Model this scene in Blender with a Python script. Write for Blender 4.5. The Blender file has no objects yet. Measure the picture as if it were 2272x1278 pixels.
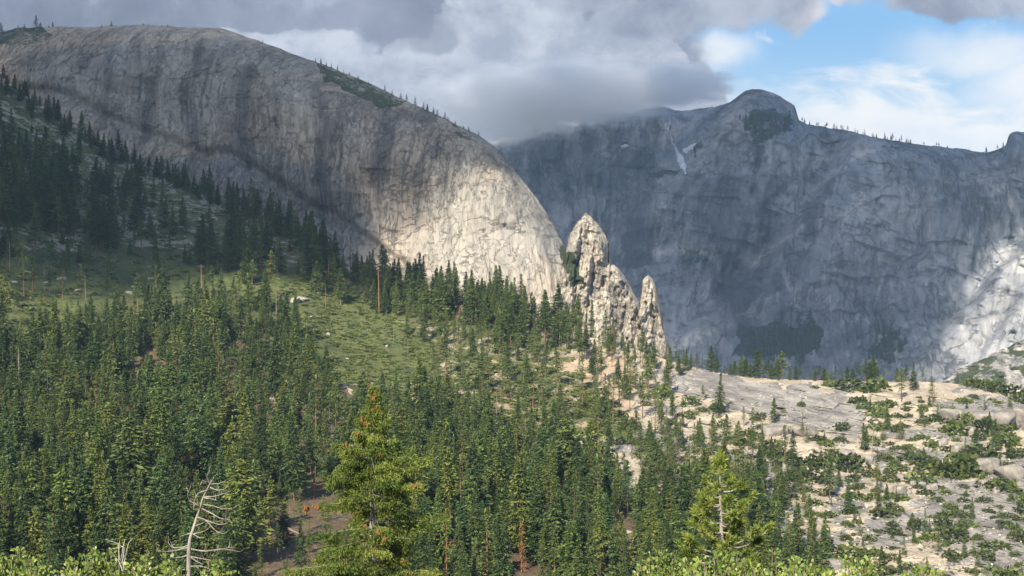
import bpy, bmesh, math, random
import numpy as np

# ------------------------------------------------------------------ camera, sky, sun, exposure
SC = bpy.context.scene
COL = SC.collection
W0, H0 = 2272.0, 1278.0
F, CX, HZ = 3121.0, 1136.0, 850.0          # focal length in photo pixels, centre column, horizon row

cam_d = bpy.data.cameras.new("camera")
cam = bpy.data.objects.new("camera", cam_d); COL.objects.link(cam)
cam.location = (0, 0, 0); cam.rotation_euler = (math.radians(90), 0, 0)
cam_d.sensor_width = 36.0; cam_d.lens = F / W0 * 36.0
cam_d.shift_y = (HZ - H0 / 2) / W0
cam_d.clip_start = 0.5; cam_d.clip_end = 60000
SC.camera = cam

SUN_EL, SUN_AZ = math.radians(31), math.radians(21)      # azimuth: degrees to the left of straight behind the camera
SDIR = np.array([-math.sin(SUN_AZ) * math.cos(SUN_EL), -math.cos(SUN_AZ) * math.cos(SUN_EL), math.sin(SUN_EL)])
sun_d = bpy.data.lights.new("sun", 'SUN'); sun_d.energy = 5.0; sun_d.angle = math.radians(0.53)
sun_d.color = (1.0, 0.90, 0.74)
sun = bpy.data.objects.new("sun", sun_d); COL.objects.link(sun)
from mathutils import Vector
sun.rotation_euler = Vector(SDIR).to_track_quat('Z', 'Y').to_euler()
sun.location = (-300, -600, 700)
SC.view_settings.view_transform = 'Standard'; SC.view_settings.look = 'None'
SC.view_settings.exposure = 1.1; SC.view_settings.gamma = 1.0
SC.cycles.volume_bounces = 4
SC.cycles.transparent_max_bounces = 16
SC.cycles.max_bounces = 10

# ------------------------------------------------------------------ node helper
class G:
    """Tiny expression builder over a node tree."""
    def __init__(s, tree): s.t = tree; s.n = tree.nodes; s.l = tree.links
    def node(s, typ, **kw):
        n = s.n.new(typ)
        for k, v in kw.items(): setattr(n, k, v)
        return n
    def put(s, sock, v):
        if isinstance(v, E): s.l.new(v.o, sock)
        elif isinstance(v, bpy.types.NodeSocket): s.l.new(v, sock)
        else:
            if isinstance(v, (tuple, list)) and len(v) == 3 and sock.type == 'RGBA': v = (*v, 1)
            sock.default_value = v
    def m(s, op, a, b=None, c=None, clamp=False):
        n = s.node('ShaderNodeMath', operation=op); n.use_clamp = clamp
        s.put(n.inputs[0], a)
        if b is not None: s.put(n.inputs[1], b)
        if c is not None: s.put(n.inputs[2], c)
        return E(s, n.outputs[0])
    def vm(s, op, a, b=None):
        n = s.node('ShaderNodeVectorMath', operation=op); s.put(n.inputs[0], a)
        if b is not None: s.put(n.inputs[1], b)
        return E(s, n.outputs[0])
    def sep(s, v):
        n = s.node('ShaderNodeSeparateXYZ'); s.put(n.inputs[0], v); return [E(s, o) for o in n.outputs]
    def comb(s, x, y, z):
        n = s.node('ShaderNodeCombineXYZ')
        for i, v in enumerate((x, y, z)): s.put(n.inputs[i], v)
        return E(s, n.outputs[0])
    def noise(s, vec, scale, detail=4, rough=.55, dist=0., color=False, lac=2.0):
        n = s.node('ShaderNodeTexNoise'); s.put(n.inputs['Vector'], vec)
        n.inputs['Scale'].default_value = scale; n.inputs['Detail'].default_value = detail
        n.inputs['Roughness'].default_value = rough; n.inputs['Distortion'].default_value = dist
        n.inputs['Lacunarity'].default_value = lac
        return E(s, n.outputs['Color' if color else 'Fac'])
    def voro(s, vec, scale, feature='F1', out='Distance', rnd=1.0):
        n = s.node('ShaderNodeTexVoronoi', feature=feature); s.put(n.inputs['Vector'], vec)
        n.inputs['Scale'].default_value = scale; n.inputs['Randomness'].default_value = rnd
        return E(s, n.outputs[out])
    def ss(s, v, a, b, lo=0., hi=1.):
        n = s.node('ShaderNodeMapRange', interpolation_type='SMOOTHSTEP'); s.put(n.inputs[0], v)
        n.inputs[1].default_value = a; n.inputs[2].default_value = b
        n.inputs[3].default_value = lo; n.inputs[4].default_value = hi
        return E(s, n.outputs[0])
    def mix(s, f, a, b, mode='MIX'):
        n = s.node('ShaderNodeMix', data_type='RGBA', blend_type=mode)
        s.put(n.inputs[0], f); s.put(n.inputs[6], a); s.put(n.inputs[7], b)
        return E(s, n.outputs[2])
    def attr(s, name, out='Fac'):
        n = s.node('ShaderNodeAttribute', attribute_name=name); return E(s, n.outputs[out])
class E:
    def __init__(s, g, o): s.g = g; s.o = o
    def __add__(s, b): return s.g.m('ADD', s, b)
    __radd__ = __add__
    def __sub__(s, b): return s.g.m('SUBTRACT', s, b)
    def __rsub__(s, b): return s.g.m('SUBTRACT', b, s)
    def __mul__(s, b): return s.g.m('MULTIPLY', s, b)
    __rmul__ = __mul__
    def __truediv__(s, b): return s.g.m('DIVIDE', s, b)

# ------------------------------------------------------------------ world: Nishita sky with procedural clouds by direction
def srgb(r, g, b):
    f = lambda c: c / 255 / 12.92 if c / 255 <= .04045 else ((c / 255 + .055) / 1.055) ** 2.4
    return (f(r), f(g), f(b))
EXPO = 2 ** SC.view_settings.exposure
def skyc(r, g, b): return tuple(c / EXPO for c in srgb(r, g, b))
world = bpy.data.worlds.new("World"); SC.world = world; world.use_nodes = True
g = G(world.node_tree); g.n.clear()
sky = g.node('ShaderNodeTexSky', sky_type='NISHITA'); sky.sun_disc = False
sky.sun_elevation = SUN_EL; sky.sun_rotation = math.radians(180) + SUN_AZ
sky.altitude = 2000; sky.air_density = 1.0; sky.dust_density = 1.0; sky.ozone_density = 1.5
skn = g.mix(1.0, sky.outputs[0], (.074, .082, .095), 'MULTIPLY')
dirv = g.node('ShaderNodeTexCoord').outputs['Generated']
dx, dy, dz = g.sep(dirv)
dys = g.m('MAXIMUM', dy, .08)
px = dx / dys * (F / 1000) + CX / 1000            # thousands of photo pixels on the far sky
py = dz / dys * (-F / 1000) + HZ / 1000
pv = g.comb(px, py, 0.0)
wv = g.noise(pv, 3.0, 5, .55, 0, True)
wx, wy, wz = g.sep(wv)
n1 = g.noise(pv, 2.2, 7, .6, .3); n2 = g.noise(g.comb(px + 5.3, py * 1.8, .4), 4.5, 8, .62, .25)
nb1 = g.noise(pv, 7.0, 9, .62, .15); nb2 = g.noise(pv, 15.0, 8, .6)
n3 = g.noise(g.comb(px * .8 - .7, py * 2.2, 2.4), 5.5, 7, .6, .6)
qx = px + (wx - .5) * .28; qy = py + (wy - .5) * .22
def blob(cx, cy, rx, ry, soft=.5):
    a = (qx - cx / 1000) * (1000 / rx); b = (qy - cy / 1000) * (1000 / ry)
    d = g.m('SQRT', a * a + b * b)
    return g.ss(d, 1 + soft, 1 - soft)
def mx(*a):
    r = a[0]
    for b in a[1:]: r = g.m('MAXIMUM', r, b)
    return r
blue = g.mix(g.ss(py, .05, .30), skyc(146, 197, 243), skyc(198, 227, 249))
# white veil: low near the skyline, wisps above
wm = g.ss(py + (n3 - .5) * .40 + (nb1 - .5) * .12 + (px - 1.9) * .02, .14, .26)
wm = mx(wm, blob(1555, 110, 120, 42, .6) * .9, blob(2190, 115, 150, 50, .8) * .85, blob(2300, 190, 120, 90, .7))
wisps = g.ss(n3, .54, .72) * .75
wm = g.m('MAXIMUM', wm, wisps)
col = g.mix(wm, blue, g.mix(g.ss(n2, .35, .7), skyc(236, 243, 253), skyc(255, 255, 253)))
# big grey mass over the left and middle, with a lumpy right edge
def lump(cx, cy, rx, ry):
    a = (qx - cx / 1000) * (1000 / rx); b = (qy - cy / 1000) * (1000 / ry)
    return 1.0 - g.m('SQRT', a * a + b * b)
def billow(ls, w=.16, amp=.75):
    return g.ss(mx(*[lump(*l) for l in ls]) + (nb1 - .5) * amp + (nb2 - .5) * .35, 0., w)
edge = qx + (nb1 - .5) * .16 + g.m('ABSOLUTE', qy - .15) * .25
gm = g.ss(edge, 1.60, 1.50)
back = g.mix(g.ss(n1 + (nb1 - .5) * .5, .32, .68), skyc(126, 134, 153), skyc(166, 175, 194))
vein = g.ss(nb1 + (n1 - .5) * .8, .50, .74)
back = g.mix(vein * .5, back, skyc(206, 213, 228))
col = g.mix(gm, col, back)
# the brighter heap in front of it, over the notch and the far crest
heap = billow([(1060, 130, 130, 150), (1200, 110, 170, 120), (1340, 110, 120, 105), (1410, 150, 110, 110), (1500, 205, 130, 75), (1180, 220, 260, 130), (1380, 240, 230, 90), (960, 190, 150, 80), (860, 220, 160, 75), (700, 150, 130, 75), (1000, 260, 260, 90), (640, 110, 80, 60), (560, 80, 60, 40)], .11)
hcol = g.mix(g.ss(nb1 + (n2 - .5) * .6, .34, .66), skyc(172, 181, 198), skyc(212, 218, 230))
hcol = g.mix(g.ss(py, .09, .30) * .65, hcol, skyc(158, 167, 184))
col = g.mix(heap, col, hcol)
dk = billow([(880, 70, 130, 75), (945, 100, 70, 50), (790, 40, 160, 50), (560, 20, 120, 35)], .35)
col = g.mix(dk * .75, col, g.mix(nb1, skyc(126, 134, 152), skyc(170, 178, 196)))
# grey-violet bank along the top right
tb = billow([(1600, 5, 270, 70), (1430, 25, 110, 60), (1760, 20, 110, 50), (1250, -20, 260, 50), (2160, -15, 220, 60), (2050, 10, 90, 35), (1900, -15, 130, 40)], .45, .8)
tcol = g.mix(g.ss(n1 + (nb1 - .5) * .6, .35, .65), skyc(146, 155, 174), skyc(190, 198, 213))
tcol = g.mix(blob(1855, 35, 60, 45, .8), tcol, skyc(234, 228, 232))
col = g.mix(tb, col, tcol)
front = g.ss(dy, .15, .45) * g.ss(dz, .62, .40)
gen = g.mix(g.ss(g.noise(dirv, 3, 6, .6), .48, .68) * .4, skn, skyc(185, 194, 210))
bg = g.node('ShaderNodeBackground'); g.put(bg.inputs[0], g.mix(front, gen, col)); bg.inputs[1].default_value = 1.0
out = g.node('ShaderNodeOutputWorld'); g.l.new(bg.outputs[0], out.inputs[0])

# ------------------------------------------------------------------ numpy noise
def _h(ix, iy, iz, seed):
    h = (ix.astype(np.uint32) * np.uint32(374761393) + iy.astype(np.uint32) * np.uint32(668265263)
         + iz.astype(np.uint32) * np.uint32(2147483647) + np.uint32(seed * 974711 + 17))
    h = (h ^ (h >> np.uint32(13))) * np.uint32(1274126177)
    h = (h ^ (h >> np.uint32(16))) * np.uint32(2246822519)
    return ((h ^ (h >> np.uint32(15))) & np.uint32(0xffffff)).astype(np.float64) / 0xffffff
def vn(x, y, z=0., seed=0):
    x, y, z = np.broadcast_arrays(np.asarray(x, float), np.asarray(y, float), np.asarray(z, float))
    i, j, k = np.floor(x).astype(np.int64), np.floor(y).astype(np.int64), np.floor(z).astype(np.int64)
    u, v, w = x - i, y - j, z - k
    u, v, w = (t * t * t * (t * (t * 6 - 15) + 10) for t in (u, v, w))
    r = 0
    for a in (0, 1):
        for b in (0, 1):
            for c in (0, 1):
                r = r + _h(i + a, j + b, k + c, seed) * (u if a else 1 - u) * (v if b else 1 - v) * (w if c else 1 - w)
    return r * 2 - 1
def fbm(x, y, z=0., oct=5, seed=0, gain=.5):
    r, a, s = 0, 1., 0.
    for o in range(oct):
        r = r + a * vn(np.asarray(x) * 2 ** o, np.asarray(y) * 2 ** o, np.asarray(z) * 2 ** o, seed + o * 7); s += a; a *= gain
    return r / s
def ridged(x, y, z=0., oct=4, seed=0):
    r, a, s = 0, 1., 0.
    for o in range(oct):
        r = r + a * (1 - np.abs(vn(np.asarray(x) * 2 ** o, np.asarray(y) * 2 ** o, np.asarray(z) * 2 ** o, seed + o * 7)) * 2); s += a; a *= .5
    return r / s
def facet(x, y, seed=0):
    """tilted blocks: a random plane in every cell of a staggered grid"""
    x, y = np.broadcast_arrays(np.asarray(x, float), np.asarray(y, float))
    j = np.floor(y); z = np.zeros_like(j, np.int64); jj = j.astype(np.int64)
    xx = x + _h(jj, z, z, seed) * 7; i = np.floor(xx); ii = i.astype(np.int64)
    return (_h(ii, jj, z, seed + 1) - .5) + (xx - i - .5) * (_h(ii, jj, z, seed + 2) - .5) * 1.6 + (y - j - .5) * (_h(ii, jj, z, seed + 3) - .5) * 1.6
def sstep(v, a, b):
    t = np.clip((v - a) / (b - a), 0, 1); return t * t * (3 - 2 * t)
def smooth_interp(x, xs, ys, k=18):
    r = 0
    for d in (-1.5, -.75, 0, .75, 1.5): r = r + np.interp(np.asarray(x) + d * k, xs, ys)
    return r / 5
def in_poly(x, y, poly):
    x = np.asarray(x, float); y = np.asarray(y, float); c = np.zeros(np.broadcast(x, y).shape, bool)
    n = len(poly)
    for i in range(n):
        (x1, y1), (x2, y2) = poly[i], poly[(i + 1) % n]
        if y1 == y2: continue
        cond = ((y1 > y) != (y2 > y)) & (x < (x2 - x1) * (y - y1) / (y2 - y1) + x1)
        c ^= cond
    return c
def at(x, y, D): return np.stack([(np.asarray(x) - CX) / F * D, np.asarray(D) + 0 * np.asarray(x), (HZ - np.asarray(y)) / F * D], -1)

# ------------------------------------------------------------------ mesh helpers
def mesh_np(name, V, faces, mats=(), attrs=None, smooth=False, midx=None):
    """faces: (N,4) or (N,3) int array, or a list of such arrays."""
    me = bpy.data.meshes.new(name)
    fl = faces if isinstance(faces, list) else [faces]
    fl = [np.asarray(f, np.int32) for f in fl if len(f)]
    V = np.asarray(V, np.float32)
    me.vertices.add(len(V)); me.vertices.foreach_set('co', V.ravel())
    tot = np.concatenate([np.full(len(f), f.shape[1], np.int32) for f in fl])
    li = np.concatenate([f.ravel() for f in fl])
    me.loops.add(len(li)); me.loops.foreach_set('vertex_index', li)
    me.polygons.add(len(tot))
    st = np.zeros(len(tot), np.int32); st[1:] = np.cumsum(tot)[:-1]
    me.polygons.foreach_set('loop_start', st); me.polygons.foreach_set('loop_total', tot)
    if midx is not None: me.polygons.foreach_set('material_index', np.asarray(midx, np.int32))
    if smooth: me.polygons.foreach_set('use_smooth', np.ones(len(tot), bool))
    for k, v in (attrs or {}).items():
        v = np.asarray(v, np.float32)
        dom = 'POINT' if len(v) == len(V) else 'FACE'
        a = me.attributes.new(k, 'FLOAT', dom); a.data.foreach_set('value', v)
    for m in mats: me.materials.append(m)
    me.update(calc_edges=True); me.validate()
    return me
def link(name, me, parent=None, **props):
    o = bpy.data.objects.new(name, me); COL.objects.link(o)
    if parent is not None: o.parent = parent
    for k, v in props.items():
        if v is not None: o[k] = v
    return o
def thing(name, label, cat, loc=(0, 0, 0), group=None):
    o = bpy.data.objects.new(name, None); COL.objects.link(o)
    o.location = loc; o.empty_display_size = .5
    o['label'] = label; o['category'] = cat
    if group: o['group'] = group
    return o
def grid_faces(nr, nc, flip=False):
    i = np.arange(nr * nc).reshape(nr, nc)
    q = np.stack([i[:-1, :-1], i[:-1, 1:], i[1:, 1:], i[1:, :-1]], -1).reshape(-1, 4)
    return q[:, ::-1] if flip else q
def tube(pts, rad, sides=6):
    """Tapered tube through pts; returns V, quads."""
    pts = np.asarray(pts, float); n = len(pts); rad = np.broadcast_to(np.asarray(rad, float), (n,))
    d = np.gradient(pts, axis=0); d /= np.linalg.norm(d, axis=1, keepdims=True) + 1e-9
    up = np.array([.31, .17, .93]) if abs(d[:, 2]).mean() < .8 else np.array([.93, .31, .1])
    a = np.cross(d, up); a /= np.linalg.norm(a, axis=1, keepdims=True) + 1e-9
    b = np.cross(d, a)
    th = np.arange(sides) / sides * 2 * np.pi
    V = pts[:, None] + rad[:, None, None] * (np.cos(th)[None, :, None] * a[:, None] + np.sin(th)[None, :, None] * b[:, None])
    i = np.arange(n * sides).reshape(n, sides); j = np.roll(i, -1, 1)
    Q = np.stack([i[:-1], j[:-1], j[1:], i[1:]], -1).reshape(-1, 4)
    return V.reshape(-1, 3), Q
class MB:
    def __init__(s): s.V = []; s.Q = []; s.T = []; s.m = []; s.n = 0
    def add(s, V, Q, tint=0., mi=0):
        s.V.append(V); s.Q.append(np.asarray(Q) + s.n); s.n += len(V)
        s.T.append(np.broadcast_to(np.asarray(tint, float), (len(Q),))); s.m.append(np.full(len(Q), mi))
    def arrays(s): return np.concatenate(s.V), np.concatenate(s.Q), np.concatenate(s.T), np.concatenate(s.m)
    def mesh(s, name, mats, smooth=False):
        V, Q, T, M = s.arrays(); return mesh_np(name, V, Q, mats, {'tint': T}, smooth, M)
def kites(c, a, l, b, w):
    """leaf-shaped quads: centre c, long axis a of length l, cross axis b of width w"""
    n = len(c); l = np.broadcast_to(l, (n,))[:, None]; w = np.broadcast_to(w, (n,))[:, None]
    V = np.stack([c - a * l / 2, c + b * w / 2 + a * l * .08, c + a * l / 2, c - b * w / 2 + a * l * .08], 1).reshape(-1, 3)
    return V, np.arange(n * 4).reshape(n, 4)
def unit(v): return v / (np.linalg.norm(v, axis=-1, keepdims=True) + 1e-9)

# ------------------------------------------------------------------ materials
def new_mat(name):
    m = bpy.data.materials.new(name); m.use_nodes = True
    g = G(m.node_tree); g.n.clear()
    bs = g.node('ShaderNodeBsdfPrincipled'); o = g.node('ShaderNodeOutputMaterial')
    g.l.new(bs.outputs[0], o.inputs[0])
    bs.inputs['Roughness'].default_value = .85; bs.inputs['Specular IOR Level'].default_value = .2
    return m, g, bs
def bump(g, bs, h, dist, strength=1.0):
    n = g.node('ShaderNodeBump'); n.inputs['Distance'].default_value = dist; n.inputs['Strength'].default_value = strength
    g.put(n.inputs['Height'], h); g.l.new(n.outputs[0], bs.inputs['Normal'])
def objco(g): return g.node('ShaderNodeTexCoord').outputs['Object']

def foliage_mat(name, base, alt, spec=.15, shine=.6, transl=.0):
    m, g, bs = new_mat(name)
    oi = g.node('ShaderNodeObjectInfo')
    t = g.attr('tint')
    c = g.mix(g.ss(t, -.5, .9), base, alt)
    n = g.noise(objco(g), .35, 3, .6)
    c = g.mix(1.0, c, g.mix(n, (.62, .66, .6), (1.38, 1.34, 1.3)), 'MULTIPLY')
    c = g.mix(1.0, c, oi.outputs['Color'], 'MULTIPLY')
    g.put(bs.inputs['Base Color'], c); bs.inputs['Roughness'].default_value = shine
    bs.inputs['Specular IOR Level'].default_value = spec
    if transl:
        tr = g.node('ShaderNodeBsdfTranslucent'); g.put(tr.inputs[0], c)
        mxs = g.node('ShaderNodeMixShader'); mxs.inputs[0].default_value = transl
        g.l.new(bs.outputs[0], mxs.inputs[1]); g.l.new(tr.outputs[0], mxs.inputs[2])
        g.l.new(mxs.outputs[0], [n for n in g.n if n.type == 'OUTPUT_MATERIAL'][0].inputs[0])
    return m
M_FIR = foliage_mat('fir_needles', (.036, .061, .020), (.114, .147, .044))
M_PINE = foliage_mat('pine_needles', (.050, .078, .023), (.136, .164, .050))
M_RUST = foliage_mat('rusty_needles', (.22, .075, .03), (.36, .14, .06))
M_HERO = foliage_mat('cone_fir_needles', (.060, .096, .019), (.195, .228, .047), transl=.15)
M_YPINE = foliage_mat('young_pine_needles', (.105, .148, .030), (.30, .34, .072), transl=.15)
M_SHRUB = foliage_mat('shrub_leaves', (.038, .054, .019), (.088, .106, .038))
M_BRUSH = foliage_mat('brush_leaves', (.054, .076, .020), (.172, .192, .060))
M_MANZ = foliage_mat('manzanita_leaves', (.10, .155, .035), (.27, .33, .085), .35, .45, .2)
def bark_mat(name, a, b, sc=2.0):
    m, g, bs = new_mat(name); p = objco(g); x, y, z = g.sep(p)
    n = g.noise(g.comb(x, y, z * .2), sc, 5, .65)
    oi = g.node('ShaderNodeObjectInfo')
    c = g.mix(g.ss(n, .3, .7), a, b)
    g.put(bs.inputs['Base Color'], c); bump(g, bs, n, .05)
    return m
M_BARK = bark_mat('bark_brown', (.07, .045, .03), (.22, .14, .09))
M_BARKP = bark_mat('bark_orange', (.13, .065, .035), (.29, .155, .085))
M_GREY = bark_mat('dead_wood', (.13, .108, .085), (.33, .285, .235))
M_TWIG = bark_mat('pale_branch_bark', (.26, .24, .21), (.50, .47, .42), 6)
M_SNAG = bark_mat('weathered_wood', (.14, .122, .102), (.34, .30, .25), 5)
M_STEM = bark_mat('stem_bark', (.09, .05, .035), (.24, .19, .15), 6)
M_CONE = bark_mat('fir_cones', (.12, .055, .018), (.27, .125, .035), 9)
M_ORANGEWOOD = bark_mat('rotten_wood', (.18, .095, .05), (.31, .175, .10))

def mx_(g, *a):
    r = a[0]
    for b in a[1:]: r = g.m('MAXIMUM', r, b)
    return r
def rock_mat(name, c1, c2, cdark, streak=.03, aniso=.14, tone=None, veg=(.05, .065, .03), blend=1.0, crack=.012, scale=1.0, pale=(.50, .46, .40), lw=.72):
    m, g, bs = new_mat(name); p = objco(g); x, y, z = g.sep(p)
    pv = g.comb(x, y * .4, z)
    big = g.noise(pv, .004 * scale, 4, .55); mid = g.noise(pv, .02 * scale, 6, .62, .4)
    sx = g.comb(x + (g.noise(pv, .006 * scale, 3, .5) - .5) * (60 / scale), y * .2, z * aniso)
    st = g.noise(sx, streak * scale, 7, .68); st2 = g.noise(sx, streak * 3.3 * scale, 5, .65)
    fine = g.noise(p, .16 * scale, 7, .7); st3 = g.noise(sx, streak * 10 * scale, 4, .6)
    c = g.mix(g.ss(big + (mid - .5) * .5, .36, .62), c1, c2)
    c = g.mix(g.ss(st, .48, .66) * .72, c, cdark)
    c = g.mix(g.ss(st2, .52, .70) * .5, c, cdark)
    c = g.mix(g.ss(st2, .46, .30) * .30, c, pale)
    c = g.mix(g.ss(st3, .54, .68) * .5 * g.ss(mid, .35, .6), c, cdark); c = g.mix(g.ss(st3, .44, .32) * .35, c, pale)
    # exfoliation cracks and ledges
    wv = g.comb(x + (mid - .5) * (70 / scale), y * .3, z + (big - .5) * (240 / scale) + (mid - .5) * (26 / scale))
    cr = g.voro(g.vm('MULTIPLY', wv, (.55, .3, 1.25)), crack * scale, 'DISTANCE_TO_EDGE')
    cr2 = g.voro(g.vm('MULTIPLY', wv, (1.4, .3, .40)), crack * 3.1 * scale, 'DISTANCE_TO_EDGE')
    ck = g.ss(cr, .05, .006) * g.ss(mid, .40, .60); ck2 = g.ss(cr2, .05, .0) * g.ss(fine, .38, .58)
    c = g.mix(ck * .34, c, tuple(v * .45 for v in cdark)); c = g.mix(ck2 * .45, c, tuple(v * .5 for v in cdark))
    c = g.mix(1.0, c, g.mix(fine, (.62, .62, .62), (1.38, 1.38, 1.38)), 'MULTIPLY')
    c = g.mix(g.attr('pale') * g.ss(mid + (st2 - .5) * .6, .22, .52), c, pale)
    c = g.mix(g.attr('stain_shade') * g.ss(st + (mid - .5) * .6, .34, .60) * .8, c, cdark)
    la = g.noise(g.comb(x + (mid - .5) * (22 / scale), y * .2, z * .13), streak * 1.5 * scale, 8, .6)
    lb = g.noise(g.comb(x * .5 + z * .25, y * .2, z * 1.3 - x * .2), streak * .9 * scale, 8, .6)
    lc = g.noise(g.comb(x, y * .3, z * .6), streak * 3 * scale, 6, .6)
    thin = lambda n, w: g.ss(g.m('ABSOLUTE', n - .5), w, w * .15)
    lines = mx_(g, thin(la, .016) * g.ss(big + (fine - .5) * .5, .40, .55), thin(lb, .013) * g.ss(mid + (fine - .5) * .4, .44, .58), thin(lc, .022) * g.ss(mid, .55, .42) * .7)
    c = g.mix(lines * lw, c, tuple(v * .42 for v in cdark))
    vf = g.ss(g.attr('veg') + (fine - .5) * .9 + (mid - .5) * .9, .42, .56)
    c = g.mix(vf, c, veg)
    g.put(bs.inputs['Base Color'], c)
    h = fine * .30 + st * .9 + st2 * .5 + g.ss(cr, 0, .06) * .10 + st3 * .35 - lines * .5 + g.ss(cr2, 0, .05) * .12
    bump(g, bs, h, 7.0 / scale * blend, .9)
    return m

# ------------------------------------------------------------------ near terrain
CRX = [-1500, -600, -200, 0, 50, 100, 200, 300, 420, 520, 600, 700, 760, 830, 960, 1080, 1200, 1300, 1400, 1490, 1600, 1700, 1900, 2030, 2120, 2190, 2272, 2600, 3600]
CRY = [-500, -150, 70, 168, 205, 248, 300, 362, 400, 445, 480, 525, 585, 622, 645, 668, 712, 742, 772, 802, 828, 840, 846, 846, 850, 866, 878, 930, 1050]
DCX = [-1500, 0, 400, 700, 830, 1100, 1490, 1700, 2272, 3600]
DCY = [1900, 1500, 1450, 1340, 1250, 1150, 1050, 990, 930, 860]
def crest(x): return smooth_interp(x, CRX, CRY)
def crestD(x): return smooth_interp(x, DCX, DCY, 40)
def botD(x): return smooth_interp(x, [-1500, 700, 1700, 3600], [470, 480, 590, 620], 60)
YB = 1300.0
OUTCROPS = [(2165, 915, 95, 26, 14), (1720, 905, 190, 50, 16), (2200, 1180, 110, 60, 10), (2230, 1040, 60, 24, 9)]
def nearD(x, y):
    x = np.asarray(x, float); y = np.asarray(y, float)
    yc = crest(x); s = np.clip((y - yc) / (YB - yc), 0, 1)
    db = botD(x); dc = crestD(x)
    D = db + (dc - db) * (1 - s) ** 1.25
    n = fbm(x / 210, y / 90, 0, 4, 11) * .020 + fbm(x / 48, y / 22, 0, 4, 15) * .0065
    n = n - sstep(x, 1250, 1500) * .010 * np.maximum(0, ridged((x + y * 1.5) / 150, (y - x * .12) / 26, 0, 4, 18) - .35) + sstep(x, 1350, 1600) * .0045 * facet((x + y) / 46, (y - x * .15) / 15, 19)
    for (cx, cy, rx, ry, a) in OUTCROPS:      # granite bulges: upper part rolls back, lower part stands out
        e = np.exp(-((x - cx) / rx) ** 2 - ((y - cy) / ry) ** 2)
        n = n - e * a / 1000
    return D * (1 + n * sstep(y, yc - 1, yc + 30) * (1 - sstep(s, .93, 1)))
def ground_pt(x, y): return at(x, y, nearD(x, y))

VEG = [[(600, 800), (610, 640), (700, 600), (780, 640), (850, 690), (920, 725), (940, 770), (900, 810), (850, 850), (760, 860)], [(620, 640), (700, 640), (800, 690), (900, 735), (1000, 780), (960, 850), (850, 850), (760, 820), (690, 780), (640, 730)],
       [(-200, 560), (100, 560), (300, 540), (650, 590), (720, 650), (620, 700), (420, 730), (100, 760), (-200, 770)]]
VEG_MID = [[(790, 680), (900, 690), (1080, 715), (1260, 750), (1290, 800), (1150, 830), (950, 830), (880, 760)], [(-300, 120), (120, 200), (430, 380), (700, 520), (820, 620), (640, 620), (300, 560), (-300, 600)],
           [(760, 830), (1000, 780), (1300, 830), (1420, 960), (1250, 980), (1000, 930), (800, 900)]]
ROCK = [[(1455, 812), (1560, 826), (1640, 834), (1780, 856), (1890, 880), (1925, 935), (1900, 968), (1760, 955), (1640, 915), (1540, 890), (1470, 850)],
        [(2075, 892), (2130, 878), (2300, 885), (2500, 910), (2500, 960), (2272, 945), (2090, 935)],
        [(2060, 1090), (2170, 1075), (2400, 1060), (2500, 1300), (2180, 1300), (2100, 1190)],
        [(1360, 960), (1480, 950), (1560, 985), (1500, 1010), (1380, 1000)],
        [(2180, 1020), (2280, 1010), (2400, 1060), (2220, 1070)]]
DUFF = [[(-300, 720), (350, 690), (560, 620), (660, 690), (720, 800), (800, 900), (960, 890), (1080, 940), (1300, 1040), (1420, 1110), (1700, 1210), (1850, 1320), (-300, 1320)],
        [(700, 585), (830, 620), (1080, 670), (1200, 720), (1060, 730), (880, 700), (760, 640)]]
WARM = [[(540, 1130), (760, 1130), (760, 1320), (520, 1320)], [(390, 1060), (470, 1060), (480, 1250), (380, 1230)], [(940, 1130), (1250, 1180), (1450, 1190), (1450, 1320), (940, 1320)],
        [(1060, 800), (1400, 780), (1420, 940), (1120, 960)]]
def masks(x, y):
    wx_ = x + fbm(x / 60, y / 30, 1.5, 4, 21) * 55; wy_ = y + fbm(x / 60, y / 30, 7.5, 4, 31) * 26
    any_ = lambda L: np.clip(sum(in_poly(wx_, wy_, p).astype(float) for p in L), 0, 1)
    veg = any_(VEG) + any_(VEG_MID) * .57 + any_(DUFF) * .40 * (1 - any_(WARM))
    n = fbm(x / 30, y / 12, 3.1, 4, 41)
    right = sstep(x, 1250, 1550) * sstep(y, 850, 900)
    veg = np.maximum(veg, right * sstep(n, .30, .55) * .55)
    rk = np.maximum(any_(ROCK), sstep(x, 1300, 1600) * sstep(fbm(x / 90, y / 26, 12, 4, 45) + (y - 1000) / 1400, .05, .22) * .9)
    return np.clip(veg, 0, 1), rk, any_(DUFF), any_(WARM)

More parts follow.
